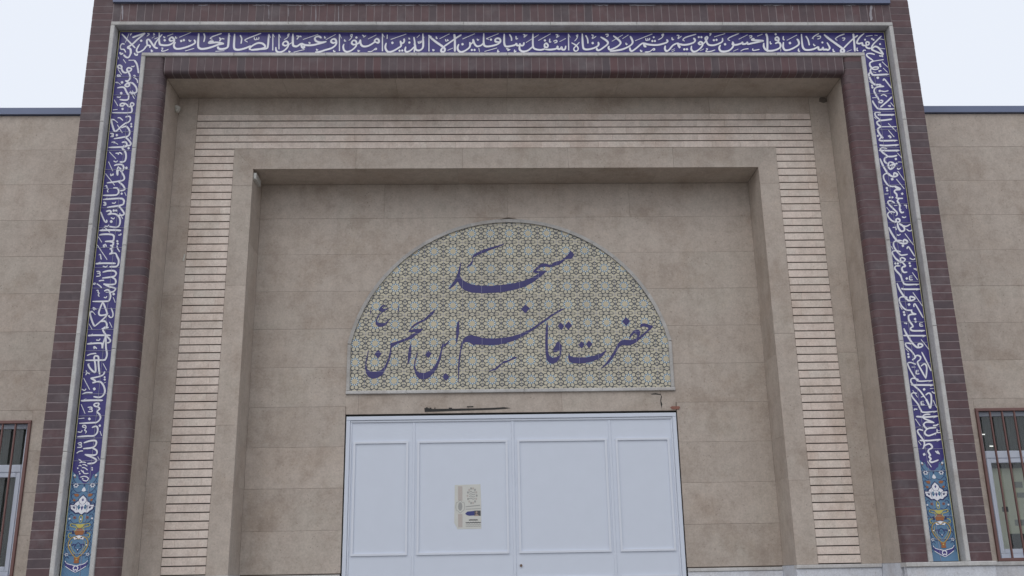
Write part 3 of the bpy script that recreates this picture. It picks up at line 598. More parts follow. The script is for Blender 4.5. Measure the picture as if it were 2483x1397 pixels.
# --- navy pointed end and the floral ornament of both feet of the band
def ornament(s):
    cx = X0+s*band_cx; hw = 0.118
    def fn(u, v): return cx+u, tip_z-v*(0.89 if v > 0 else 1)
    E = []
    pn = Pen(BAND-0.0012)
    # ends of the navy lettering field: a stepped cusp
    cus = [(-0.122, -0.20), (-0.122, -0.125), (-0.112, -0.10), (-0.088, -0.083), (-0.066, -0.078), (-0.060, -0.055), (-0.052, -0.032), (-0.034, -0.024), (-0.022, -0.008), (0, 0.004)]
    pts = cus+[(-a, c) for a, c in cus[-2::-1]]
    pn.poly(pts, fn, 0); 
    y = BAND-0.0024
    pn.y = y
    def P(pts, mi, both=True):
        pn.poly(pts, fn, mi)
        if both: pn.poly([(-a, c) for a, c in pts][::-1], fn, mi)
    def S(pts, w, mi, both=True):
        i0 = len(pn.mb.f); pn.ribbon(pts, w, fn, True, False)
        if both: pn.ribbon([(-a, c) for a, c in pts], w, fn, True, False)
        for k in range(i0, len(pn.mb.m)): pn.mb.m[k] = mi
    def O(c, r, mi, both=True, n=8):
        pts = [(c[0]+r*math.cos(k/n*6.2832), c[1]+r*math.sin(k/n*6.2832)) for k in range(n)]
        P(pts, mi, both)
    # 0 navy 1 dark blue 2 white 3 orange 4 yellow 5 pale blue
    for v in (-0.05, 0.03, 0.13, 0.215, 0.33, 0.43, 0.54, 0.64, 0.74):
        S([(0.018, v+0.05), (0.055, v+0.06), (0.090, v+0.03), (0.105, v-0.01), (0.085, v-0.03), (0.068, v-0.012)], 0.0045, 1)
        S([(0.10, v+0.03), (0.113, v+0.055), (0.104, v+0.075)], 0.004, 1)
    for v in (0.02,):
        for k in range(6):
            a = k/6*6.2832; O((0.073+0.016*math.cos(a), v+0.016*math.sin(a)), 0.0075, 2)
        O((0.073, v), 0.007, 1)
    O((0.095, -0.07), 0.010, 2); O((0.089, -0.055), 0.006, 3)
    P([(0.0, 0.035), (0.014, 0.055), (0.018, 0.075), (0, 0.082)], 2)
    P([(0, 0.004), (0.008, 0.02), (0, 0.032)], 1)
    P([(0.035, 0.112), (0.058, 0.100), (0.085, 0.108), (0.068, 0.130), (0.045, 0.130)], 3)
    P([(0.06, 0.165), (0.078, 0.150), (0.090, 0.165), (0.075, 0.180)], 3)
    # lotus
    P([(0, 0.108), (0.036, 0.145), (0.042, 0.166), (0.070, 0.186), (0.080, 0.203), (0.116, 0.200), (0.104, 0.258), (0.078, 0.278), (0.056, 0.300), (0.026, 0.296), (0, 0.318)], 1)
    P([(0, 0.120), (0.028, 0.150), (0.034, 0.172), (0.062, 0.195), (0.070, 0.214), (0.104, 0.212), (0.094, 0.252), (0.070, 0.268), (0.052, 0.288), (0.026, 0.284), (0, 0.305)], 2)
    P([(0, 0.145), (0.010, 0.165), (0, 0.178)], 0); P([(0.026, 0.205), (0.044, 0.228), (0.030, 0.262), (0.014, 0.240)], 5)
    P([(0.0, 0.215), (0.010, 0.240), (0.0, 0.268)], 0); P([(0.062, 0.226), (0.082, 0.224), (0.076, 0.246), (0.060, 0.250)], 1)
    S([(0.034, 0.172), (0.020, 0.200), (0.002, 0.205)], 0.004, 1); S([(0.07, 0.214), (0.048, 0.222), (0.046, 0.265)], 0.004, 1)
    # small blossoms between
    O((0.055, 0.335), 0.013, 3); O((0.055, 0.335), 0.006, 1); O((0.098, 0.345), 0.009, 2)
    S([(0.0, 0.310), (0.014, 0.335), (0.010, 0.375), (0, 0.385)], 0.006, 4); O((0, 0.352), 0.008, 2, False)
    # vase
    S([(0, 0.402), (0.045, 0.400), (0.078, 0.395), (0.085, 0.412), (0.060, 0.425), (0.036, 0.430), (0.030, 0.452), (0.060, 0.480), (0.092, 0.495), (0.086, 0.530), (0.070, 0.515)], 0.0065, 4)
    P([(0, 0.400), (0.040, 0.405), (0.022, 0.432), (0, 0.438)], 4); P([(0, 0.440), (0.024, 0.446), (0.042, 0.478), (0.030, 0.505), (0, 0.500)], 3)
    P([(0.045, 0.455), (0.068, 0.470), (0.060, 0.495), (0.048, 0.485)], 1)
    P([(0, 0.508), (0.030, 0.515), (0.050, 0.528), (0.036, 0.548), (0, 0.540)], 2)
    S([(0.0, 0.545), (0.035, 0.520), (0.070, 0.540), (0.085, 0.580), (0.078, 0.625), (0.050, 0.675), (0.018, 0.712), (0, 0.720)], 0.010, 3)
    S([(0.0, 0.545), (0.035, 0.520), (0.070, 0.540), (0.085, 0.580), (0.078, 0.625), (0.050, 0.675), (0.018, 0.712), (0, 0.720)], 0.0045, 4)
    O((0.072, 0.600), 0.007, 2); O((0.024, 0.530), 0.006, 1)
    S([(0, 0.575), (0.022, 0.600), (0.030, 0.625), (0.012, 0.640), (0, 0.665)], 0.005, 1); S([(0.012, 0.612), (0.044, 0.590), (0.050, 0.610)], 0.005, 0); O((0, 0.610), 0.008, 5, False); O((0, 0.645), 0.006, 2, False)
    S([(0.055, 0.56), (0.065, 0.60), (0.045, 0.65), (0.012, 0.69)], 0.004, 4)
    P([(0, 0.720), (0.028, 0.722), (0.018, 0.745), (0.024, 0.770), (0, 0.775)], 3); O((0, 0.738), 0.007, 4, False)
    P([(0.0, 0.795), (0.030, 0.785), (0.070, 0.775), (0.100, 0.742), (0.104, 0.760), (0.090, 0.800), (0.060, 0.825), (0.030, 0.850), (0, 0.862)], 0)
    S([(0.0, 0.800), (0.030, 0.790), (0.075, 0.776), (0.100, 0.745)], 0.007, 2); S([(0.090, 0.800), (0.050, 0.830), (0, 0.860)], 0.006, 2)
    S([(0, 0.795), (0.020, 0.815), (0.012, 0.840), (0, 0.830)], 0.008, 2)
    for k in range(5):
        a = k/5*6.2832; O((0.092+0.011*math.cos(a), 0.755-0.065+0.011*math.sin(a)), 0.005, 2)
    for k in range(5):
        a = k/5*6.2832; O((0.095+0.012*math.cos(a), 0.745+0.09*0+0.012*math.sin(a)+0.012), 0.004, 5)
    pn.build('floral_ornament', [M['navy'], M['dblue'], M['ink'], M['orange'], M['yellow'], M['tblue']], band)
for s in (-1, 1): ornament(s)

# ------------------------------------------------------------------ outer reveal and the cream wall inside it
cream = sub('cream_stone_facing')
ROW = 0.405
rows = [Z0+ROW*k for k in range(12)]
def slab(parent, x0, x1, y0, y1, z0, z1, mt='stone', c=0.0012, name='stone_slab', g=0.0006):
    q = MB(); e = jit(.0008)
    q.cbox(x0+g, x1-g, y0+e, y1, z0+g, z1-g, c); return q.build(name, M[mt], parent, fix=False)
def slab_side(parent, x, s, y0, y1, z0, z1, mt='stone', name='stone_slab', g=0.0004):
    """slab facing the opening, on the reveal at x (s = side); thickness outwards"""
    q = MB(); e = jit(.0004)
    a, c = sorted((x+s*e, x+s*0.024)); q.box(a, c, y0, y1, z0+g, z1-g); return q.build(name, M[mt], parent)
# reveals of the outer recess
for s in (-1, 1):
    cz_ = [Z0, 2.48, 3.29, 4.6, 5.72, ZSOF-0.001] if s < 0 else [Z0, 2.075, 3.29, 4.1, 5.6, ZSOF-0.001]
    for z, z1 in zip(cz_, cz_[1:]):
        slab_side(cream, X0+s*NIN, s, DB+0.001, DC+0.004, z, z1)
# soffit of the outer recess
n = 6
for k in range(n):
    a = X0-NIN+2*NIN*k/n; c = X0-NIN+2*NIN*(k+1)/n
    q = MB(); q.box(a+0.001, c-0.001, DB+0.001, DC+0.003, ZSOF+0.0005, ZSOF+0.022); q.build('soffit_slab', M['stone'], cream)
# wall plane C: outer margin
for s in (-1, 1):
    cz_ = [Z0, 2.9, 4.35, 5.3, ZSOF-0.0005] if s < 0 else [Z0, 2.3, 3.7, 5.31, ZSOF-0.0005]
    for z, z1 in zip(cz_, cz_[1:]):
        a, c = sorted((X0+s*(STO+0.0015), X0+s*(NIN-0.0005))); slab(cream, a, c, DC, DC+0.025, z, z1)
n = 6
for k in range(n):
    a = X0-STO+2*STO*k/n; c = X0-STO+2*STO*(k+1)/n
    slab(cream, a, c, DC, DC+0.025, ZST+0.001, ZSOF-0.0005)
# backing behind plane C (seen in the grooves of the pale strips)
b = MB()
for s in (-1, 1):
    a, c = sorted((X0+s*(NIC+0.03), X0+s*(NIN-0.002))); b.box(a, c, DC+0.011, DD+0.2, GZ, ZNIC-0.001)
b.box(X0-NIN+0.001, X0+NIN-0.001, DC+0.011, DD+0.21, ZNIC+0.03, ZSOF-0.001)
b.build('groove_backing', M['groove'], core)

# pale strips: each piece its own, dark recessed groove between the courses
strips = sub('pale_strip_border')
GR = 0.0105
kmax = int(round((ZST-Z0)/PITCHZ)); kfr = int(round((ZFR-Z0)/PITCHZ))   # 58, 53
cache = {}
def strip_piece(x0, x1, z0, z1):
    w = round(x1-x0, 3); h = round(z1-z0, 4); key = (w, h, random.randint(0, 1))
    if key not in cache:
        q = MB(); q.cbox(-w/2+0.0004, w/2-0.0004, 0, 0.010, 0, h, 0.0018); cache[key] = mesh('pale_strip', q.v, q.f, M['stripe'])
    obj('pale_strip', cache[key], strips, ((x0+x1)/2, DC-0.001+jit(.0009), z0), (0, jit(.0012), 0))
for k in range(kmax):
    z0 = Z0+k*PITCHZ+GR; z1 = Z0+(k+1)*PITCHZ
    if k >= kfr:
        x = X0-STO; e = X0+STO
        first = 0.30*((k*0.5+0.33) % 1.0)+0.04
        cuts = [x]; p = x+first
        while p < e-0.05: cuts.append(p); p += 0.302
        cuts.append(e)
        for i in range(len(cuts)-1): strip_piece(cuts[i], cuts[i+1], z0, z1)
    else:
        for s in (-1, 1):
            a, c = sorted((X0+s*STO, X0+s*STI))
            m_ = a+0.098 if (k+(s > 0)) % 2 else c-0.098
            m_ += jit(0.012)
            strip_piece(a, m_, z0, z1); strip_piece(m_, c, z0, z1)
# inner frame round the niche, with mitred head
frame = sub('inner_stone_frame')
zfr = Z0+kfr*PITCHZ
for s in (-1, 1):
    cz_ = [Z0, 3.05, 4.45, 5.521] if s < 0 else [Z0, 2.45, 3.9, 5.521]
    for z, z1 in zip(cz_, cz_[1:]):
        a, c = sorted((X0+s*NIC, X0+s*(STI-0.0015))); slab(frame, a, c, DC-0.002, DC+0.03, z, z1)
    q = MB(); e = STI-0.0015; zt = zfr+0.006
    poly = [(X0+s*e, 5.522), (X0+s*NIC, 5.522), (X0+s*NIC, ZNIC), (X0+s*e, zt)]
    q.prism(poly, 1, DC-0.002, DC+0.03)
    q.build('stone_slab', M['stone'], frame)
for i, (t0, t1) in enumerate(((0, .2), (.2, .41), (.41, .62), (.62, .83), (.83, 1))):
    q = MB(); zt = zfr+0.006; xa = X0-NIC+2*NIC*t0; xb = X0-NIC+2*NIC*t1
    xta = X0-STI+0.0015 if i == 0 else xa; xtb = X0+STI-0.0015 if i == 4 else xb
    poly = [(xa+0.001, ZNIC), (xb-0.001, ZNIC), (xtb-0.001, zt), (xta+0.001, zt)]
    q.prism(poly, 1, DC-0.0025, DC+0.03); q.build('stone_slab', M['stone'], frame)
# niche reveals, soffit and back wall
niche = sub('door_niche')
for s in (-1, 1):
    for z in rows[:10]:
        z1 = min(z+ROW, ZNIC-0.001)
        slab_side(niche, X0+s*NIC, s, DC+0.031, DD+0.004, z, z1)
for k in range(5):
    a = X0-NIC+2*NIC*k/5; c = X0-NIC+2*NIC*(k+1)/5
    q = MB(); q.box(a+0.001, c-0.001, DC+0.031, DD+0.003, ZNIC+0.0005, ZNIC+0.024); q.build('soffit_slab', M['stone'], niche)
ACX, AR, ACZ = 0.018, 1.6786, 3.576
DL, DRt, DT = -1.657, 1.703, 3.200      # door opening
def arch_x(z, r=AR+0.036):
    if z <= 3.93: return 1.6400+0.036
    return math.sqrt(max(0, r*r-(z-ACZ)**2))
for z in rows[:10]:
    z1 = min(z+ROW, ZNIC-0.0005)
    lo, hi = X0-NIC, X0+NIC
    if z > 5.3:
        for i in range(4):
            slab(niche, lo+(hi-lo)*i/4, lo+(hi-lo)*(i+1)/4, DD, DD+0.02, z, z1)
    elif z1 <= 3.41 or z < 3.2:
        for (a, c) in ((lo, -1.6595), (1.7045, hi)):
            slab(niche, a, c, DD, DD+0.02, z, z1)
    else:
        # slabs cut to the curve of the arch
        for s in (-1, 1):
            zz = [z+0.0009+(z1-z-0.0018)*t/10 for t in range(11)]
            edge = X0+s*(NIC-0.0009)
            top = AR+0.036+ACZ
            pts = [(edge, zz[0])]+[(ACX+s*max(arch_x(v)-0.004, 0.0008) if v < top else ACX+s*0.0008, v) for v in zz]+[(edge, zz[-1])]
            cl = []
            for p in pts:
                if not cl or (abs(p[0]-cl[-1][0])+abs(p[1]-cl[-1][1])) > 1e-5: cl.append(p)
            q = MB(); q.prism(cl, 1, DD+jit(.001), DD+0.02); q.build('stone_slab', M['stone'], niche)
for (a, c) in ((-1.658, -1.532), (-1.532, 0.533), (0.533, 1.549), (1.549, 1.698)):
    slab(niche, a, c, DD-0.001, DD+0.02, DT+0.008, 3.412)
b = MB(); b.box(X0-NIC+0.001, X0+NIC-0.001, DD+0.0155, DD+0.2, 3.21, ZNIC)
b.box(X0-NIC+0.001, DL-0.012, DD+0.015, DD+0.19, GZ, 3.211); b.box(DRt+0.012, X0+NIC-0.001, DD+0.015, DD+0.19, GZ, 3.211)
b.build('joint_backing', M['stonejoint'], core)

# ------------------------------------------------------------------ arched tile panel
tymp = sub('arched_tile_panel')
TY = DD-0.004
# marble trim: short straight pieces on the arc, two jambs and a sill
NP = 17; a0 = math.asin((3.93-ACZ)/AR)
def arc(r, a): return (ACX+r*math.cos(a), ACZ+r*math.sin(a))
for k in range(NP):
    t0 = a0+(math.pi-2*a0)*k/NP; t1 = a0+(math.pi-2*a0)*(k+1)/NP
    e = 0.0006
    poly = [arc(AR, t0+e), arc(AR*1.0001, (t0+t1)/2), arc(AR, t1-e), arc(AR+0.036, t1-e), arc(AR+0.0362, (t0+t1)/2), arc(AR+0.036, t0+e)]
    q = MB(); q.prism(poly, 1, DD-0.022+jit(.0015), DD+0.015); q.build('arch_trim', M['archtrim'], tymp)
for s in (-1, 1):
    a, c = sorted((ACX+s*1.640, ACX+s*1.676))
    q = MB(); q.cbox(a, c, DD-0.022, DD+0.014, 3.446, 3.929, 0.004); q.build('arch_trim', M['archtrim'], tymp, fix=False)
for (a, c) in ((-1.662, -1.05), (-1.05, 0.15), (0.15, 0.95), (0.95, 1.70)):
    q = MB(); q.cbox(a+0.0008, c-0.0008, DD-0.028+jit(.001), DD+0.013, 3.411, 3.445, 0.005); q.build('sill_trim', M['trim'], tymp, fix=False)
# convex outline of the panel used to cut the edge tiles
outline = [(ACX+1.642, 3.444)]+[arc(AR+0.002, a0+(math.pi-2*a0)*k/48) for k in range(49)]+[(ACX-1.642, 3.444)]
def clip(poly):
    n = len(outline)
    for i in range(n):
        a = outline[i]; c = outline[(i+1) % n]; o = []
        ex, ez = c[0]-a[0], c[1]-a[1]
        def sd_(p): return ex*(p[1]-a[1])-ez*(p[0]-a[0])
        for j in range(len(poly)):
            p, q = poly[j], poly[(j+1) % len(poly)]; dp, dq = sd_(p), sd_(q)
            if dp >= 0: o.append(p)
            if (dp >= 0) != (dq >= 0):
                t = dp/(dp-dq); o.append((p[0]+(q[0]-p[0])*t, p[1]+(q[1]-p[1])*t))
        poly = o
        if len(poly) < 3: return []
    return poly
# ten-pointed star tile (unit tile, centre 0,0)
def pol(r, a): return (r*math.sin(a), r*math.cos(a))
PAT = []
D10 = math.pi/5
def line(pts, w, mi):
    for i in range(len(pts)-1):
        (ax, az), (bx, bz) = pts[i], pts[i+1]
        d = math.hypot(bx-ax, bz-az); nx, nz = -(bz-az)/d*w/2, (bx-ax)/d*w/2
        ex, ez = (bx-ax)/d*w*0.3, (bz-az)/d*w*0.3
        PAT.append(([(ax+nx-ex, az+nz-ez), (ax-nx-ex, az-nz-ez), (bx-nx+ex, bz-nz+ez), (bx+nx+ex, bz+nz+ez)], mi))
LW = 0.040
for k in range(10):
    a = k*D10; am = a+D10/2
    PAT.append(([pol(0.150, a), pol(0.188, a-0.20), pol(0.262, a), pol(0.188, a+0.20)], 2))          # pale kites
for k in range(10):
    a = k*D10; am = a+D10/2
    line([pol(0.160, am), pol(0.275, a)], 0.027, 3); line([pol(0.160, am), pol(0.275, a+D10)], 0.027, 3)
    line([pol(0.262, a), pol(0.375, a)], LW, 4)
    line([pol(0.375, a), pol(0.440, am-0.09)], LW, 4); line([pol(0.440, am+0.09), pol(0.375, a+D10)], LW, 4); line([pol(0.440, am-0.09), pol(0.440, am+0.09)], LW, 4)
for k in range(10):
    am = (k+0.5)*D10
    o = pol(0.440, am); e = pol(0.75, am)
    f = min(1.0, min((0.49-abs(o[0]))/max(1e-6, abs(e[0]-o[0])), (0.49-abs(o[1]))/max(1e-6, abs(e[1]-o[1]))))
    if f > 0.03: line([o, (o[0]+(e[0]-o[0])*f, o[1]+(e[1]-o[1])*f)], LW, 4)
for sz in (-1, 1):
    line([(-0.36, sz*0.438), (-0.25, sz*0.415), (-0.13, sz*0.455)], 0.024, 4); line([(0.36, sz*0.438), (0.25, sz*0.415), (0.13, sz*0.455)], 0.024, 4)
    for x in (-0.36, -0.13, 0.13, 0.36): line([(x, sz*0.445), (x, sz*0.485)], 0.034, 4)
for sx in (-1, 1):
    line([(sx*0.485, 0.07), (sx*0.485, -0.07)], 0.028, 4)
    line([(sx*0.445, 0.30), (sx*0.49, 0.345)], LW, 4); line([(sx*0.445, -0.30), (sx*0.49, -0.345)], LW, 4)
    line([(sx*0.36, 0.26), (sx*0.49, 0.18)], LW, 4); line([(sx*0.36, -0.26), (sx*0.49, -0.18)], LW, 4)
    line([(sx*0.10, 0.487), (sx*0.30, 0.487)], 0.012, 1); line([(sx*0.10, -0.487), (sx*0.30, -0.487)], 0.012, 1)
PAT.append(([pol(0.138, k*D10+D10/2) for k in range(10)], 1))
tmats = [M['tcream'], M['tochre'], M['twhite'], M['tblue'], M['tdark']]
TW, TH = 0.2003, 0.1985
SX, SZ = 0.026, 3.5445
full = None; eps = 0.0006
def tile_mesh(cx, cz, cut):
    q = MB()
    sq = [(-TW/2+eps, -TH/2+eps), (TW/2-eps, -TH/2+eps), (TW/2-eps, TH/2-eps), (-TW/2+eps, TH/2-eps)]
    def place(poly):
        w = [(cx+p[0], cz+p[1]) for p in poly]
        if cut: w = clip(w)
        return [(p[0]-cx, p[1]-cz) for p in w]
    s_ = place(sq)
    if len(s_) < 3: return None
    q.prism(s_, 1, 0, 0.012, 0)
    for i, (poly, mi) in enumerate(PAT):
        ar = sum(poly[j][0]*poly[(j+1) % len(poly)][1]-poly[(j+1) % len(poly)][0]*poly[j][1] for j in range(len(poly)))
        if ar < 0: poly = poly[::-1]
        w = place([(p[0]*TW, p[1]*TH) for p in poly])
        if len(w) >= 3: q.flat(w, -0.0006-i*6e-6, mi)
    return q
for i in range(-9, 10):
    for j in range(0, 10):
        cx, cz = SX+i*TW, SZ+j*TH
        cs = [(cx+a*TW/2, cz+c*TH/2) for a in (-1, 1) for c in (-1, 1)]
        inside = all(abs(p[0]-ACX) < 1.641 and p[1] > 3.445 and (p[1] < 3.93 or math.hypot(p[0]-ACX, p[1]-ACZ) < AR) for p in cs)
        if inside:
            if full is None:
                q = tile_mesh(cx, cz, False); full = mesh('star_tile', q.v, q.f, tmats, q.m)
            obj('tile', full, tymp, (cx, TY+jit(.0004), cz))
        else:
            q = tile_mesh(cx, cz, True)
            if q: obj('tile', mesh('star_tile_cut', q.v, q.f, tmats, q.m), tymp, (cx, TY+jit(.0004), cz))
# the name in large cobalt script
pen = Pen(TY-0.0022)
BIG = [
 ('N2', '890,505 912,530 940,560 932,598 905,630 860,628 815,640 775,680 735,712 690,722 640,735 600,752 560,742 515,735 465,752 425,782 395,810 360,815 385,775 435,730 485,697 540,690 585,708 625,708 650,680 700,662 750,655 795,625 840,585 875,540'),
 ('N2', '360,805 400,795 480,800 565,795 520,828 480,835 420,830 365,822'),
 ('N2', '565,795 485,868 370,955 250,1022 120,1060 0,1085 -98,1102 -328,1115 -500,1106 -608,1070 -665,1012 -703,940 -745,1005 -800,1045 -838,1056 -800,1010 -757,950 -715,885 -690,790 -655,665 -650,680 -668,860 -640,915 -590,950 -520,985 -420,1003 -220,1010 -80,995 0,985 100,970 220,940 330,900 420,850 500,812'),
 ('N1', '2280,412 2200,440 2100,465 2000,495 1920,530 1850,570 1835,610 1835,650 1800,700 1755,740 1765,748 1810,725 1840,690 1850,610 1920,572 2000,540 2100,500 2220,455 2285,425'),
 ('N4', '255,50 320,105 255,175 192,115'),
 ('N4', '810,95 700,145 620,195 520,265 400,350 300,410 180,465 60,500 0,510 -28,515 -178,530 -328,525 -428,500 -513,480 -568,495 -618,540 -648,600 -668,700 -688,820 -696,950 -693,1100 -688,1180 -682,1100 -676,950 -666,820 -648,700 -623,610 -588,580 -538,585 -498,610 -473,632 -448,615 -368,620 -248,625 -128,620 -8,595 100,560 200,510 320,440 440,355 560,270 660,195 780,130'),
 ('N4', '570,285 550,340 540,450 535,600 540,740 555,830 600,880 640,888 690,870 730,825 755,770 770,690 768,630 745,590 712,572 690,595 670,650 645,700 655,722 690,720 735,700 740,760 700,790 640,800 595,775 578,720 572,560 576,400'),
 ('N4', '755,302 805,355 765,415 710,355'), ('N4', '865,288 915,345 862,410 808,350'),
 ('N4', '865,730 875,770 930,792 1010,795 1120,795 1230,770 1320,740 1370,710 1395,675 1390,720 1350,775 1280,825 1180,860 1080,880 1000,882 920,878 875,855 858,800'),
 ('N4', '1048,568 1095,610 1052,675 1005,620'), ('N4', '1150,555 1203,605 1155,670 1110,610'), ('N4', '1675,228 1735,285 1682,355 1620,290'),
 ('N4', '1865,365 1890,320 1940,315 2000,335 2058,350 2045,380 1980,440 1920,500 1860,550 1810,590 1740,625 1690,630 1630,622 1590,640 1555,690 1520,760 1470,830 1420,890 1360,935 1310,955 1340,930 1390,880 1440,810 1490,740 1530,660 1555,610 1600,560 1650,545 1700,550 1760,550 1810,530 1870,500 1930,450 1990,395 1985,375 1930,360 1890,365'),
 ('N4', '1715,545 1735,480 1780,420 1820,400 1855,405 1880,435 1872,480 1840,530 1828,525 1835,500 1825,465 1790,460 1755,495 1730,535'),
 ('N3', '2065,992 2110,965 2160,950 2210,905 2255,870 2285,845 2330,840 2380,815 2425,790 2490,785 2425,820 2350,855 2300,875 2260,885 2215,935 2160,978 2110,988'),
 ('N3', '1650,255 1620,320 1605,420 1608,520 1600,620 1625,560 1650,450 1652,350'),
 ('N3', '1515,545 1500,590 1450,640 1415,665 1405,740 1385,830 1350,920 1300,1005 1230,1080 1150,1108 1080,1095 1035,1040 1010,950 1015,860 1040,770 1080,690 1060,750 1035,850 1030,920 1045,980 1090,1010 1160,1015 1240,985 1300,920 1350,830 1385,720 1400,640 1410,605 1450,605 1490,575'),
 ('N3', '1215,700 1262,745 1212,808 1168,755'), ('N3', '1460,1015 1515,1070 1465,1130 1408,1070'),
 ('N3', '975,590 945,650 928,740 925,830 915,905 945,860 970,770 975,680'),
 ('N3', '1140,395 1110,435 1040,480 980,535 910,555 850,580 780,605 715,645 695,665 690,740 665,840 625,940 570,1040 500,1085 430,1100 370,1075 335,1020 322,940 335,820 360,720 375,680 372,720 350,820 340,900 350,960 390,990 460,1000 540,980 600,920 645,820 670,720 678,640 680,595 740,580 830,550 910,520 970,480 1040,440 930,435 945,415 1010,395'),
 ('N3', '1320,120 1280,190 1220,235 1170,280 1100,310 1030,350 980,390 945,420 965,380 1010,330 1080,290 1150,260 1200,215 1250,160'),
 ('N3', '505,690 555,745 505,815 455,750'),
 ('N3', '600,55 560,60 520,110 515,140 560,150 500,210 470,280 470,330 510,365 560,365 610,340 650,290 690,240 640,280 600,310 540,315 500,300 490,270 520,210 570,160 620,130 660,95 600,110 570,110 560,90 605,70'),
]
NO = {'N1': (830, 520), 'N2': (1230, 520), 'N3': (830, 730), 'N4': (1230, 730)}
def bigfn(k):
    ox, oy = NO[k]
    return lambda x, y: U(ox+x/5.821, oy+y/5.821, TY)
for k, s_ in BIG:
    pen.poly([tuple(float(v) for v in p.split(',')) for p in s_.split()], bigfn(k))
pen.ribbon([(412, 95), (400, 140), (402, 185)], 10, bigfn('N3')); pen.ribbon([(785, 70), (795, 115), (780, 165)], 10, bigfn('N3'))
big = pen.build('large_lettering', M['tink'], tymp)
bm = bmesh.new(); bm.from_mesh(big.data); bmesh.ops.triangulate(bm, faces=bm.faces, ngon_method='EAR_CLIP')
for f in bm.faces:
    f.normal_update()
    if f.normal.y > 0: f.normal_flip()
bm.to_mesh(big.data); bm.free()
# hairline grout between the tiles
q = MB()
for j in range(1, 10):
    z = SZ+(j-0.5)*TH
    hw = 1.636 if z < 3.93 else math.sqrt(max(0, (AR-0.004)**2-(z-ACZ)**2))
    if hw > 0.1: q.box(ACX-hw, ACX+hw, TY-0.0030, TY+0.003, z-0.0009, z+0.0009)
for i in range(-8, 9):
    x = SX+(i+0.5)*TW
    if abs(x-ACX) > 1.6: continue
    zt = ACZ+math.sqrt((AR-0.004)**2-(x-ACX)**2)
    q.box(x-0.0009, x+0.0009, TY-0.00305, TY+0.003, 3.447, zt)
tag(q.build('grout_line', M['grout'], tymp), kind='stuff')

# ------------------------------------------------------------------ double door
door = sub('double_door')
yF = DD-0.004; yL = DD+0.022
DBt = 0.70
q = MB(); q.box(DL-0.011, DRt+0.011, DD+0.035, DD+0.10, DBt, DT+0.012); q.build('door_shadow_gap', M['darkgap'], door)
fw = 0.040
def bar(name, x0, x1, z0, z1, y0, y1, mt='door', c=0.004):
    q = MB(); q.cbox(x0, x1, y0, y1, z0, z1, c); return q.build(name, M[mt], door, fix=False)
l, r, t = DL+0.010, DRt-0.010, DT-0.014
bar('door_frame', l, l+fw, DBt, t-fw-0.001, yF, DD+0.06); bar('door_frame', r-fw, r, DBt, t-fw-0.001, yF, DD+0.06)
bar('door_frame', l, r, t-fw, t, yF-0.001, DD+0.06)
l2, r2, t2 = l+fw+0.001, r-fw-0.001, t-fw-0.001
bar('frame_moulding', l2, l2+0.016, DBt, t2-0.021, DD+0.008, DD+0.05, 'doorlight'); bar('frame_moulding', r2-0.016, r2, DBt, t2-0.021, DD+0.008, DD+0.05, 'doorlight')
bar('frame_moulding', l2, r2, t2-0.02, t2, DD+0.007, DD+0.05, 'doorlight')
q = MB(); q.box(l2, r2, yL, DD+0.09, DBt, t2-0.018); q.build('door_panel_sheet', M['door'], door)
for x in (-0.968, 1.010):
    bar('mullion', x-0.014, x+0.014, DBt, t2-0.0215, yL-0.007, yL+0.01)
bar('astragal', 0.012, 0.040, DBt, t2-0.0215, yL-0.009, yL+0.01)
def panel(x0, x1, z0, z1):
    w = 0.021; q = MB(); y0, y1 = yL-0.014, yL+0.004
    for poly in ([(x0, z0), (x1, z0), (x1-w, z0+w), (x0+w, z0+w)], [(x1, z0), (x1, z1), (x1-w, z1-w), (x1-w, z0+w)],
                 [(x1, z1), (x0, z1), (x0+w, z1-w), (x1-w, z1-w)], [(x0, z1), (x0, z0), (x0+w, z0+w), (x0+w, z1-w)]):
        q.prism(poly, 1, y0, y1)
    q.build('panel_moulding', M['doorlight'], door)
for (x0, x1) in ((-1.570, -1.022), (-0.932, -0.027), (0.070, 0.974), (1.063, 1.611)):
    panel(x0, x1, 1.828, 2.935); panel(x0, x1, 0.82, 1.606)
q = MB()
pts = [(0.085+0.013*math.cos(k/12*6.2832), 1.713+0.013*math.sin(k/12*6.2832)) for k in range(12)]
q.prism(pts, 1, yL-0.012, yL+0.002); q.box(0.082, 0.088, yL-0.0135, yL-0.0125, 1.708, 1.718)
q.build('lock_cylinder', M['lock'], door)

# small scars on the niche wall
q = MB()
pts = [U(x, y, DD) for x, y in ((1029, 990), (1034, 989), (1050, 992), (1075, 991.5), (1110, 991), (1160, 990.2), (1200, 989), (1222, 987.5), (1238, 989.5), (1225, 991.5), (1195, 993.5), (1150, 995), (1100, 996.5), (1060, 998), (1030, 999))]
q.prism(pts, 1, DD-0.004, DD+0.002)
for (x, y, w) in ((1033, 989, 4), (1042, 990, 4), (1053, 990, 3), (1132, 986.5, 16), (1088, 990, 8)):
    a = U(x, y-1.2, DD); c = U(x+w, y+1.2, DD); q.box(a[0], c[0], DD-0.0035, DD+0.002, c[1], a[1])
q.build('tar_remnant', M['tar'], portal)
q = MB()
for p in (((1578, 955), (1590, 953.5), (1603, 956), (1602, 958), (1590, 957), (1580, 957)), ((1602, 956), (1605, 962), (1603, 972), (1606, 980), (1604, 990), (1602, 981), (1601, 970), (1603, 962))):
    q.prism([U(x, y, DD) for x, y in p], 1, DD-0.0018, DD+0.002)
q.build('crack', M['tar'], portal)
q = MB(); q.prism([U(x, y, DD) for x, y in ((1625, 988), (1629, 985.5), (1647, 985.5), (1649, 989), (1645, 993), (1630, 993))], 1, DD-0.008, DD+0.002); q.build('brick_chip', M['chip'], portal)
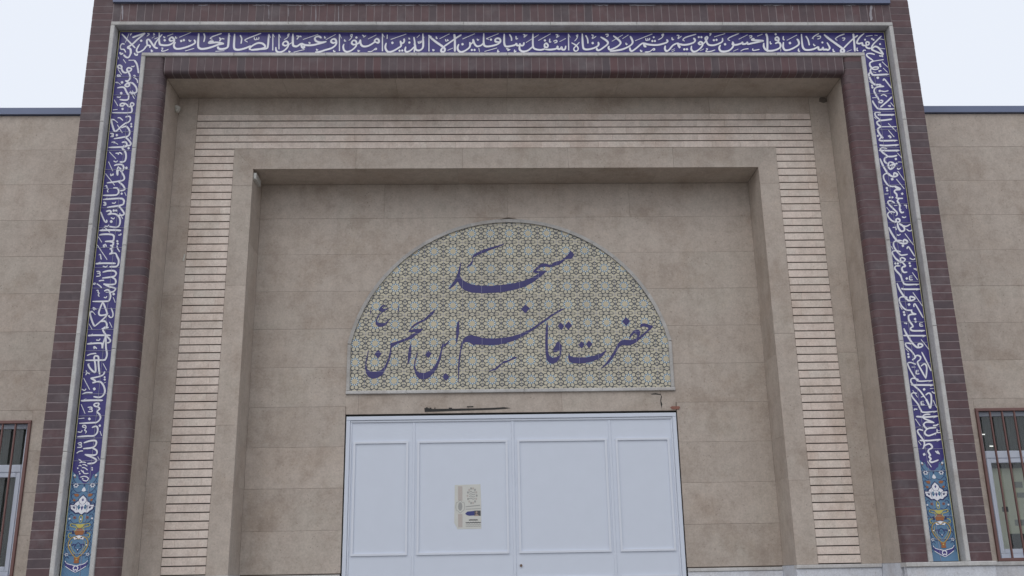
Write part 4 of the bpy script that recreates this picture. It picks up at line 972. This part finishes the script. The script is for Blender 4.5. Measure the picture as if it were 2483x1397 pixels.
# lump of pale mortar in the upper left corner of the recess, hole opposite, dab on the margin
def lump(name, c, r, mt, seed, parent, sy=0.5):
    rnd = random.Random(seed); bm = bmesh.new(); bmesh.ops.create_icosphere(bm, subdivisions=2, radius=1)
    for v in bm.verts:
        f = 1+rnd.uniform(-.16, .16); v.co = Vector((v.co.x*r[0]*f, v.co.y*r[1]*f, v.co.z*r[2]*f))
    me = bpy.data.meshes.new(name); bm.to_mesh(me); bm.free(); me.materials.append(M[mt]); return obj(name, me, parent, c)
x, z = U(434, 262, 0.45); lump('mortar_lump', (X0-NIN+0.015, 0.45, z-0.01), (0.030, 0.045, 0.042), 'patch', 3, portal)
x, z = U(1995, 236, DC); lump('soot_mark', (x, DC+0.001, z-0.035), (0.050, 0.003, 0.034), 'soot', 5, portal)
q = MB(); q.prism([U(px, py, DC) for px, py in ((447, 617), (449.5, 617.5), (446.5, 633.5), (443, 633))], 1, DC-0.006, DC+0.002); q.build('mortar_dab', M['patch'], portal)

# ------------------------------------------------------------------ plinth under the portal
plinth = sub('marble_plinth')
for s in (-1, 1):
    a, c = sorted((X0+s*(NIN-0.02), X0+s*(OUT+0.02)))
    q = MB(); q.cbox(a, c, -0.035, 0.09, Z0-0.040, Z0-0.001, 0.006); q.build('plinth_cap', M['trim'], plinth, fix=False)
    slab(plinth, a+0.01, c-0.01, -0.015, 0.05, 0.705, Z0-0.041, 'plinth')
    a, c = sorted((X0+s*(NIC-0.01), X0+s*(NIN-0.021)))
    q = MB(); q.cbox(a, c, DC-0.03, DC+0.05, Z0-0.036, Z0-0.001, 0.006); q.build('plinth_cap', M['trim'], plinth, fix=False)
    slab(plinth, a, c, DC-0.012, DC+0.05, 0.705, Z0-0.037, 'plinth')
    q = MB(); a, c = sorted((X0+s*(NIN-0.019), X0+s*(NIN+0.03))); q.box(a, c, 0.091, DC+0.02, 0.705, Z0-0.002); q.build('plinth_side', M['plinth'], plinth)
    q = MB(); a, c = sorted((X0+s*(NIC-0.011), X0+s*(NIC+0.03))); q.box(a, c, DC+0.051, DD, 0.705, Z0-0.003); q.build('plinth_side', M['plinth'], plinth)
    lo, hi = ((X0-NIC+0.012, DL-0.006) if s < 0 else (DRt+0.006, X0+NIC-0.012))
    q = MB(); q.cbox(lo, hi, DD-0.022, DD+0.014, Z0-0.045, Z0-0.012, 0.005); q.build('plinth_cap', M['trim'], plinth, fix=False)
    slab(plinth, lo, hi, DD-0.012, DD+0.014, 0.705, Z0-0.046, 'plinth')

# ------------------------------------------------------------------ wing walls with barred windows
def wing(s):
    w = tag(empty('wing_wall', (s*6.2, DD, 0)), 'cream stone side wall left of the portal, sky above its flat coping' if s < 0 else 'cream stone side wall right of the portal, sky above its flat coping', 'wall', 'side walls of the mosque')
    off = Vector((-s*6.2, -DD, 0))
    def put(o): o.location = Vector(o.location)+off; return o
    xi, xe = OUT+0.002, 9.4
    wx0, wx1 = 4.787-X0, 6.45
    wz0, wz1 = 1.672, 3.188
    def S(a, c, z0, z1):
        a_, c_ = sorted((X0+s*a, X0+s*c)); put(slab(w, a_, c_, DD, DD+0.022, z0, z1))
    for i, z in enumerate(rows):
        z1 = min(z+ROW, 6.535)
        if i < 3:
            S(xi, wx0, z, z1); S(wx1, 7.9, z, z1); S(7.9, xe, z, z1)
        elif i == 3:
            S(xi, wx0, z, z1); S(wx0, wx1, wz1, z1); S(wx1, xe, z, z1)
        else:
            o = 0.75 if i % 2 else 0
            cuts = [xi, 6.2+o, 7.9+o, xe]
            for k in range(3): S(cuts[k], cuts[k+1], z, z1)
    b = MB(); X = lambda a, c: sorted((X0+s*a, X0+s*c))
    b.box(*X(OUT-0.02, wx0-0.001), DD+0.016, DD+0.26, GZ, 6.53); b.box(*X(wx1+0.001, xe), DD+0.016, DD+0.26, GZ, 6.53)
    b.box(*X(wx0-0.0005, wx1+0.0005), DD+0.016, DD+0.255, wz1+0.001, 6.529); b.box(*X(wx0-0.0005, wx1+0.0005), DD+0.016, DD+0.255, GZ, wz0-0.001)
    put(b.build('masonry', M['stonejoint'], w))
    b = MB(); b.box(*X(OUT-0.01, xe+0.05), DD-0.035, DD+0.32, 6.536, 6.612); put(b.build('coping', M['coping'], w))
    a, c = X(xi, xe); q = MB(); q.cbox(a, c, DD-0.03, DD+0.03, Z0-0.04, Z0-0.001, 0.005); put(q.build('plinth_cap', M['trim'], w, fix=False))
    for (a, c) in ((xi, 6.0), (6.0, 7.7), (7.7, xe)):
        a_, c_ = X(a, c); put(slab(w, a_, c_, DD-0.012, DD+0.03, GZ, Z0-0.041, 'plinth'))
    # window
    win = empty('barred_window', (0, 0, 0), w); win.location = off
    def wb(name, a, c, y0, y1, z0, z1, mt, ch=0.003):
        a_, c_ = X(a, c); q = MB(); q.cbox(a_, c_, y0, y1, z0, z1, ch); return q.build(name, M[mt], win, fix=False)
    f = 0.030
    wb('grille_frame', wx0, wx0+f, DD-0.018, DD+0.012, wz0+f, wz1-f, 'red'); wb('grille_frame', wx1-f, wx1, DD-0.018, DD+0.012, wz0+f, wz1-f, 'red')
    wb('grille_frame', wx0, wx1, DD-0.0185, DD+0.012, wz0, wz0+f, 'red'); wb('grille_frame', wx0, wx1, DD-0.0185, DD+0.012, wz1-f, wz1, 'red')
    x = wx0+0.155
    while x < wx1-0.06:
        wb('grille_bar', x-0.0085, x+0.0085, DD-0.008, DD+0.009, wz0+f, wz1-f, 'red'); x += 0.1265
    y0, y1 = DD+0.085, DD+0.135
    # reveal lining
    wb('window_reveal', wx0+0.0005, wx0+0.02, DD+0.023, DD+0.25, wz0+0.001, wz1-0.001, 'red', 0.0005); wb('window_reveal', wx0+0.021, wx1-0.021, DD+0.023, DD+0.25, wz1-0.018, wz1-0.001, 'upvc', 0.0005); wb('window_reveal', wx0+0.021, wx1-0.021, DD+0.023, DD+0.25, wz0+0.001, wz0+0.02, 'upvc', 0.0005); wb('window_reveal', wx1-0.02, wx1-0.0005, DD+0.023, DD+0.25, wz0+0.001, wz1-0.001, 'red', 0.0005)
    e0, e1 = wx0+0.045, wx1-0.045; zt, zb = 3.165, 1.70
    wb('window_frame', e0, e0+0.040, y0, y1, zb+.001, zt-.001, 'upvc'); wb('window_frame', e1-0.040, e1, y0, y1, zb, zt, 'upvc')
    wb('window_frame', e0+0.041, e1-0.041, y0, y1, zt-0.045, zt, 'upvc'); wb('window_frame', e0+0.041, e1-0.041, y0-0.012, y1, zb-0.005, zb+0.045, 'upvc')
    wb('transom', e0+0.041, e1-0.041, y0-0.008, y1, 2.685, 2.762, 'upvc', 0.008)
    h0, h1 = e0+0.042, (e0+e1)/2
    for (a, c) in ((h0, h1-0.001), (h1+0.001, e1-0.042)):
        wb('sash', a, a+0.042, y0-0.005, y1-0.01, 1.747, 2.683, 'upvc'); wb('sash', c-0.042, c, y0-0.005, y1-0.01, 1.747, 2.683, 'upvc')
        wb('sash', a+0.043, c-0.043, y0-0.005, y1-0.01, 2.640, 2.683, 'upvc'); wb('sash', a+0.043, c-0.043, y0-0.005, y1-0.01, 1.747, 1.790, 'upvc')
        a_, c_ = X(a+0.04, c-0.04); q = MB(); q.box(a_, c_, y0+0.02, y0+0.024, 1.785, 2.645); q.build('pane', M['glass'], win)
    a_, c_ = X(e0+0.038, e1-0.038); q = MB(); q.box(a_, c_, y0+0.021, y0+0.025, 2.75, 3.125); q.build('pane', M['glass'], win)
    return w
for s in (-1, 1): wing(s)

# rooms behind the windows
for s in (-1, 1):
    X = lambda a, c: sorted((X0+s*a, X0+s*c))
    b = MB(); a, c = X(4.3, 7.3)
    b.box(a, c, DD+2.6, DD+2.7, 0.6, 3.6); b.box(a, c, DD+0.27, DD+2.6, 3.5, 3.6); b.box(a, c, DD+0.27, DD+2.6, 0.6, 0.7)
    a1, c1 = X(4.25, 4.3); b.box(a1, c1, DD+0.27, DD+2.7, 0.6, 3.6); a1, c1 = X(7.3, 7.35); b.box(a1, c1, DD+0.27, DD+2.7, 0.6, 3.6)
    tag(b.build('room_walls', M['roomwall']), kind='structure')
def curtain(s, z0, z1, label):
    n = 150; vs = []; fs = []
    for i in range(n+1):
        t = i/n; x = 4.80+t*1.62; y = DD+0.205+0.022*math.sin(t*95)+0.012*math.sin(t*41+1)
        vs += [(X0+s*x, y, z0), (X0+s*x, y, z1)]
        if i: fs.append((2*i-2, 2*i, 2*i+1, 2*i-1))
    o = obj('curtain', mesh('curtain', vs, fs, M['curtain'], None, True)); tag(o, label, 'curtain')
curtain(-1, 1.62, 3.2, 'dark pleated curtain filling the barred window left of the portal')
curtain(1, 2.60, 3.2, 'dark pleated curtain behind the upper pane of the right barred window')
# notice board with photographs, seen through the lower right pane
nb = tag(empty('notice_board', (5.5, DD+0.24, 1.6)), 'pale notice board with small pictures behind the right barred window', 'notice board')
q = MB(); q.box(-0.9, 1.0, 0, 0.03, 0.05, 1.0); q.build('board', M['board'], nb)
q = MB(); q.box(-0.42, -0.17, -0.006, 0.001, 0.08, 0.34); q.build('picture', M['darkprint'], nb)
for (x, z, w, h) in ((-0.30, 0.80, 0.09, 0.06), (-0.28, 0.70, 0.10, 0.05), (-0.21, 0.60, 0.08, 0.06), (-0.20, 0.48, 0.07, 0.06), (-0.17, 0.36, 0.08, 0.05), (-0.46, 0.56, 0.06, 0.05), (-0.05, 0.72, 0.1, 0.07), (-0.03, 0.52, 0.09, 0.08), (0.1, 0.4, 0.1, 0.07), (-0.35, 0.42, 0.14, 0.06)):
    q = MB(); q.box(x, x+w, -0.006, 0.001, z, z+h); q.build('picture', M[random.choice(['darkprint', 'greyprint', 'greyprint'])], nb)
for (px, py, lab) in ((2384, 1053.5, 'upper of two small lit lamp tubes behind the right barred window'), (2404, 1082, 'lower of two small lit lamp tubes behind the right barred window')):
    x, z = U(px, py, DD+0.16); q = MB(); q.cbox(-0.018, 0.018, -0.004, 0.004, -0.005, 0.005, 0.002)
    o = q.build('reflection_bar', M['reflection'], None, fix=False, loc=(x, DD+0.16, z)); tag(o, lab, 'reflection', 'glowing bars added as window reflections')  # glowing bar added to stand for a reflection in the glass

# ------------------------------------------------------------------ loose things
# poster on the door
pc = (-0.430, yL-0.0022, 2.281)
post = tag(empty('poster', pc), 'small cream paper notice pasted on the white door left of centre', 'poster')
pn = Pen(0.0); W_, H_ = 0.134, 0.213
def lf(u, v): return ((u-0.5)*2*W_, (0.5-v)*2*H_)
q = MB(); q.prism([lf(.02, .0), lf(.97, -.01), lf(.995, .5), lf(.99, 1.0), lf(.12, 1.0), (lf(.0, .86)), lf(.01, .5)], 1, 0.0005, 0.0019)
q.build('sheet', M['paper'], post)
pn = Pen(-0.0004)
def rect(u0, v0, u1, v1, mi): pn.poly([lf(u0, v0), lf(u1, v0), lf(u1, v1), lf(u0, v1)], lambda a, c: (a, c), mi)
idf = lambda a, c: (a, c)
def PR(pts, w, mi):
    i0 = len(pn.mb.f); pn.ribbon([lf(*p) for p in pts], w, idf, False, False)
    for k in range(i0, len(pn.mb.m)): pn.mb.m[k] = mi
rect(.14, .03, .30, .36, 0); rect(.14, .66, .30, .96, 0)
PR([(.22, .34), (.30, .40), (.36, .40), (.38, .49), (.36, .57), (.29, .60), (.22, .64), (.15, .60), (.08, .57), (.06, .49), (.09, .40), (.15, .39), (.22, .34)], 0.004, 1)
pn.poly([lf(.22+.08*math.cos(k/10*6.2832), .49+.10*math.sin(k/10*6.2832)) for k in range(10)], idf, 1)
for k in range(14):
    a = k/14*6.2832; c = (.66+.17*math.cos(a), .25+.17*math.sin(a)); pn.poly([lf(c[0]+.035*math.cos(j/6*6.2832), c[1]+.028*math.sin(j/6*6.2832)) for j in range(6)], idf, 0 if k % 2 else 1)
for dv in (-.08, -.03, .02, .07): PR([(.55, .25+dv), (.62, .235+dv), (.69, .26+dv), (.77, .245+dv)], 0.006, 1)
PR([(.42, .50), (.60, .49), (.95, .47)], 0.008, 1); PR([(.42, .555), (.98, .545)], 0.005, 1)
pn.poly([lf(.40, .655), lf(.48, .61), lf(.74, .595), (lf(.74, .70)), lf(.55, .705), lf(.46, .69)], idf, 2); rect(.74, .59, .97, .71, 3)
pn.poly([lf(.82+.035*math.cos(k/8*6.2832), .63+.030*math.sin(k/8*6.2832)) for k in range(8)], idf, 4); pn.poly([lf(.74, .71), lf(.78, .68), lf(.82, .665), lf(.87, .68), lf(.91, .71)], idf, 4)
for (u0, u1, v, w, mi) in ((.54, .86, .80, .008, 3), (.42, .97, .86, .008, 3), (.42, .97, .905, .004, 1), (.42, .97, .94, .004, 1)):
    n = 12; PR([(u0+(u1-u0)*k/n, v+(.006 if k % 2 else -.006)) for k in range(n+1)], w, mi)
pn.build('print', [M['pinkprint'], M['greyprint'], M['blueprint'], M['darkprint'], M['faceprint']], post)
# small white box high on the left side of the inner niche
x, z = U(619, 427, DC+0.03)
jb = tag(empty('junction_box', (X0-NIC, DC+0.10, z)), 'small white box fixed high on the left side of the door niche', 'box')
q = MB(); q.cbox(0, 0.030, -0.075, 0.14, -0.036, 0.036, 0.004); q.build('housing', M['box'], jb, fix=False)
q = MB(); q.cbox(0.003, 0.027, -0.079, -0.0745, -0.030, 0.030, 0.002); q.build('cover', M['box'], jb, fix=False)
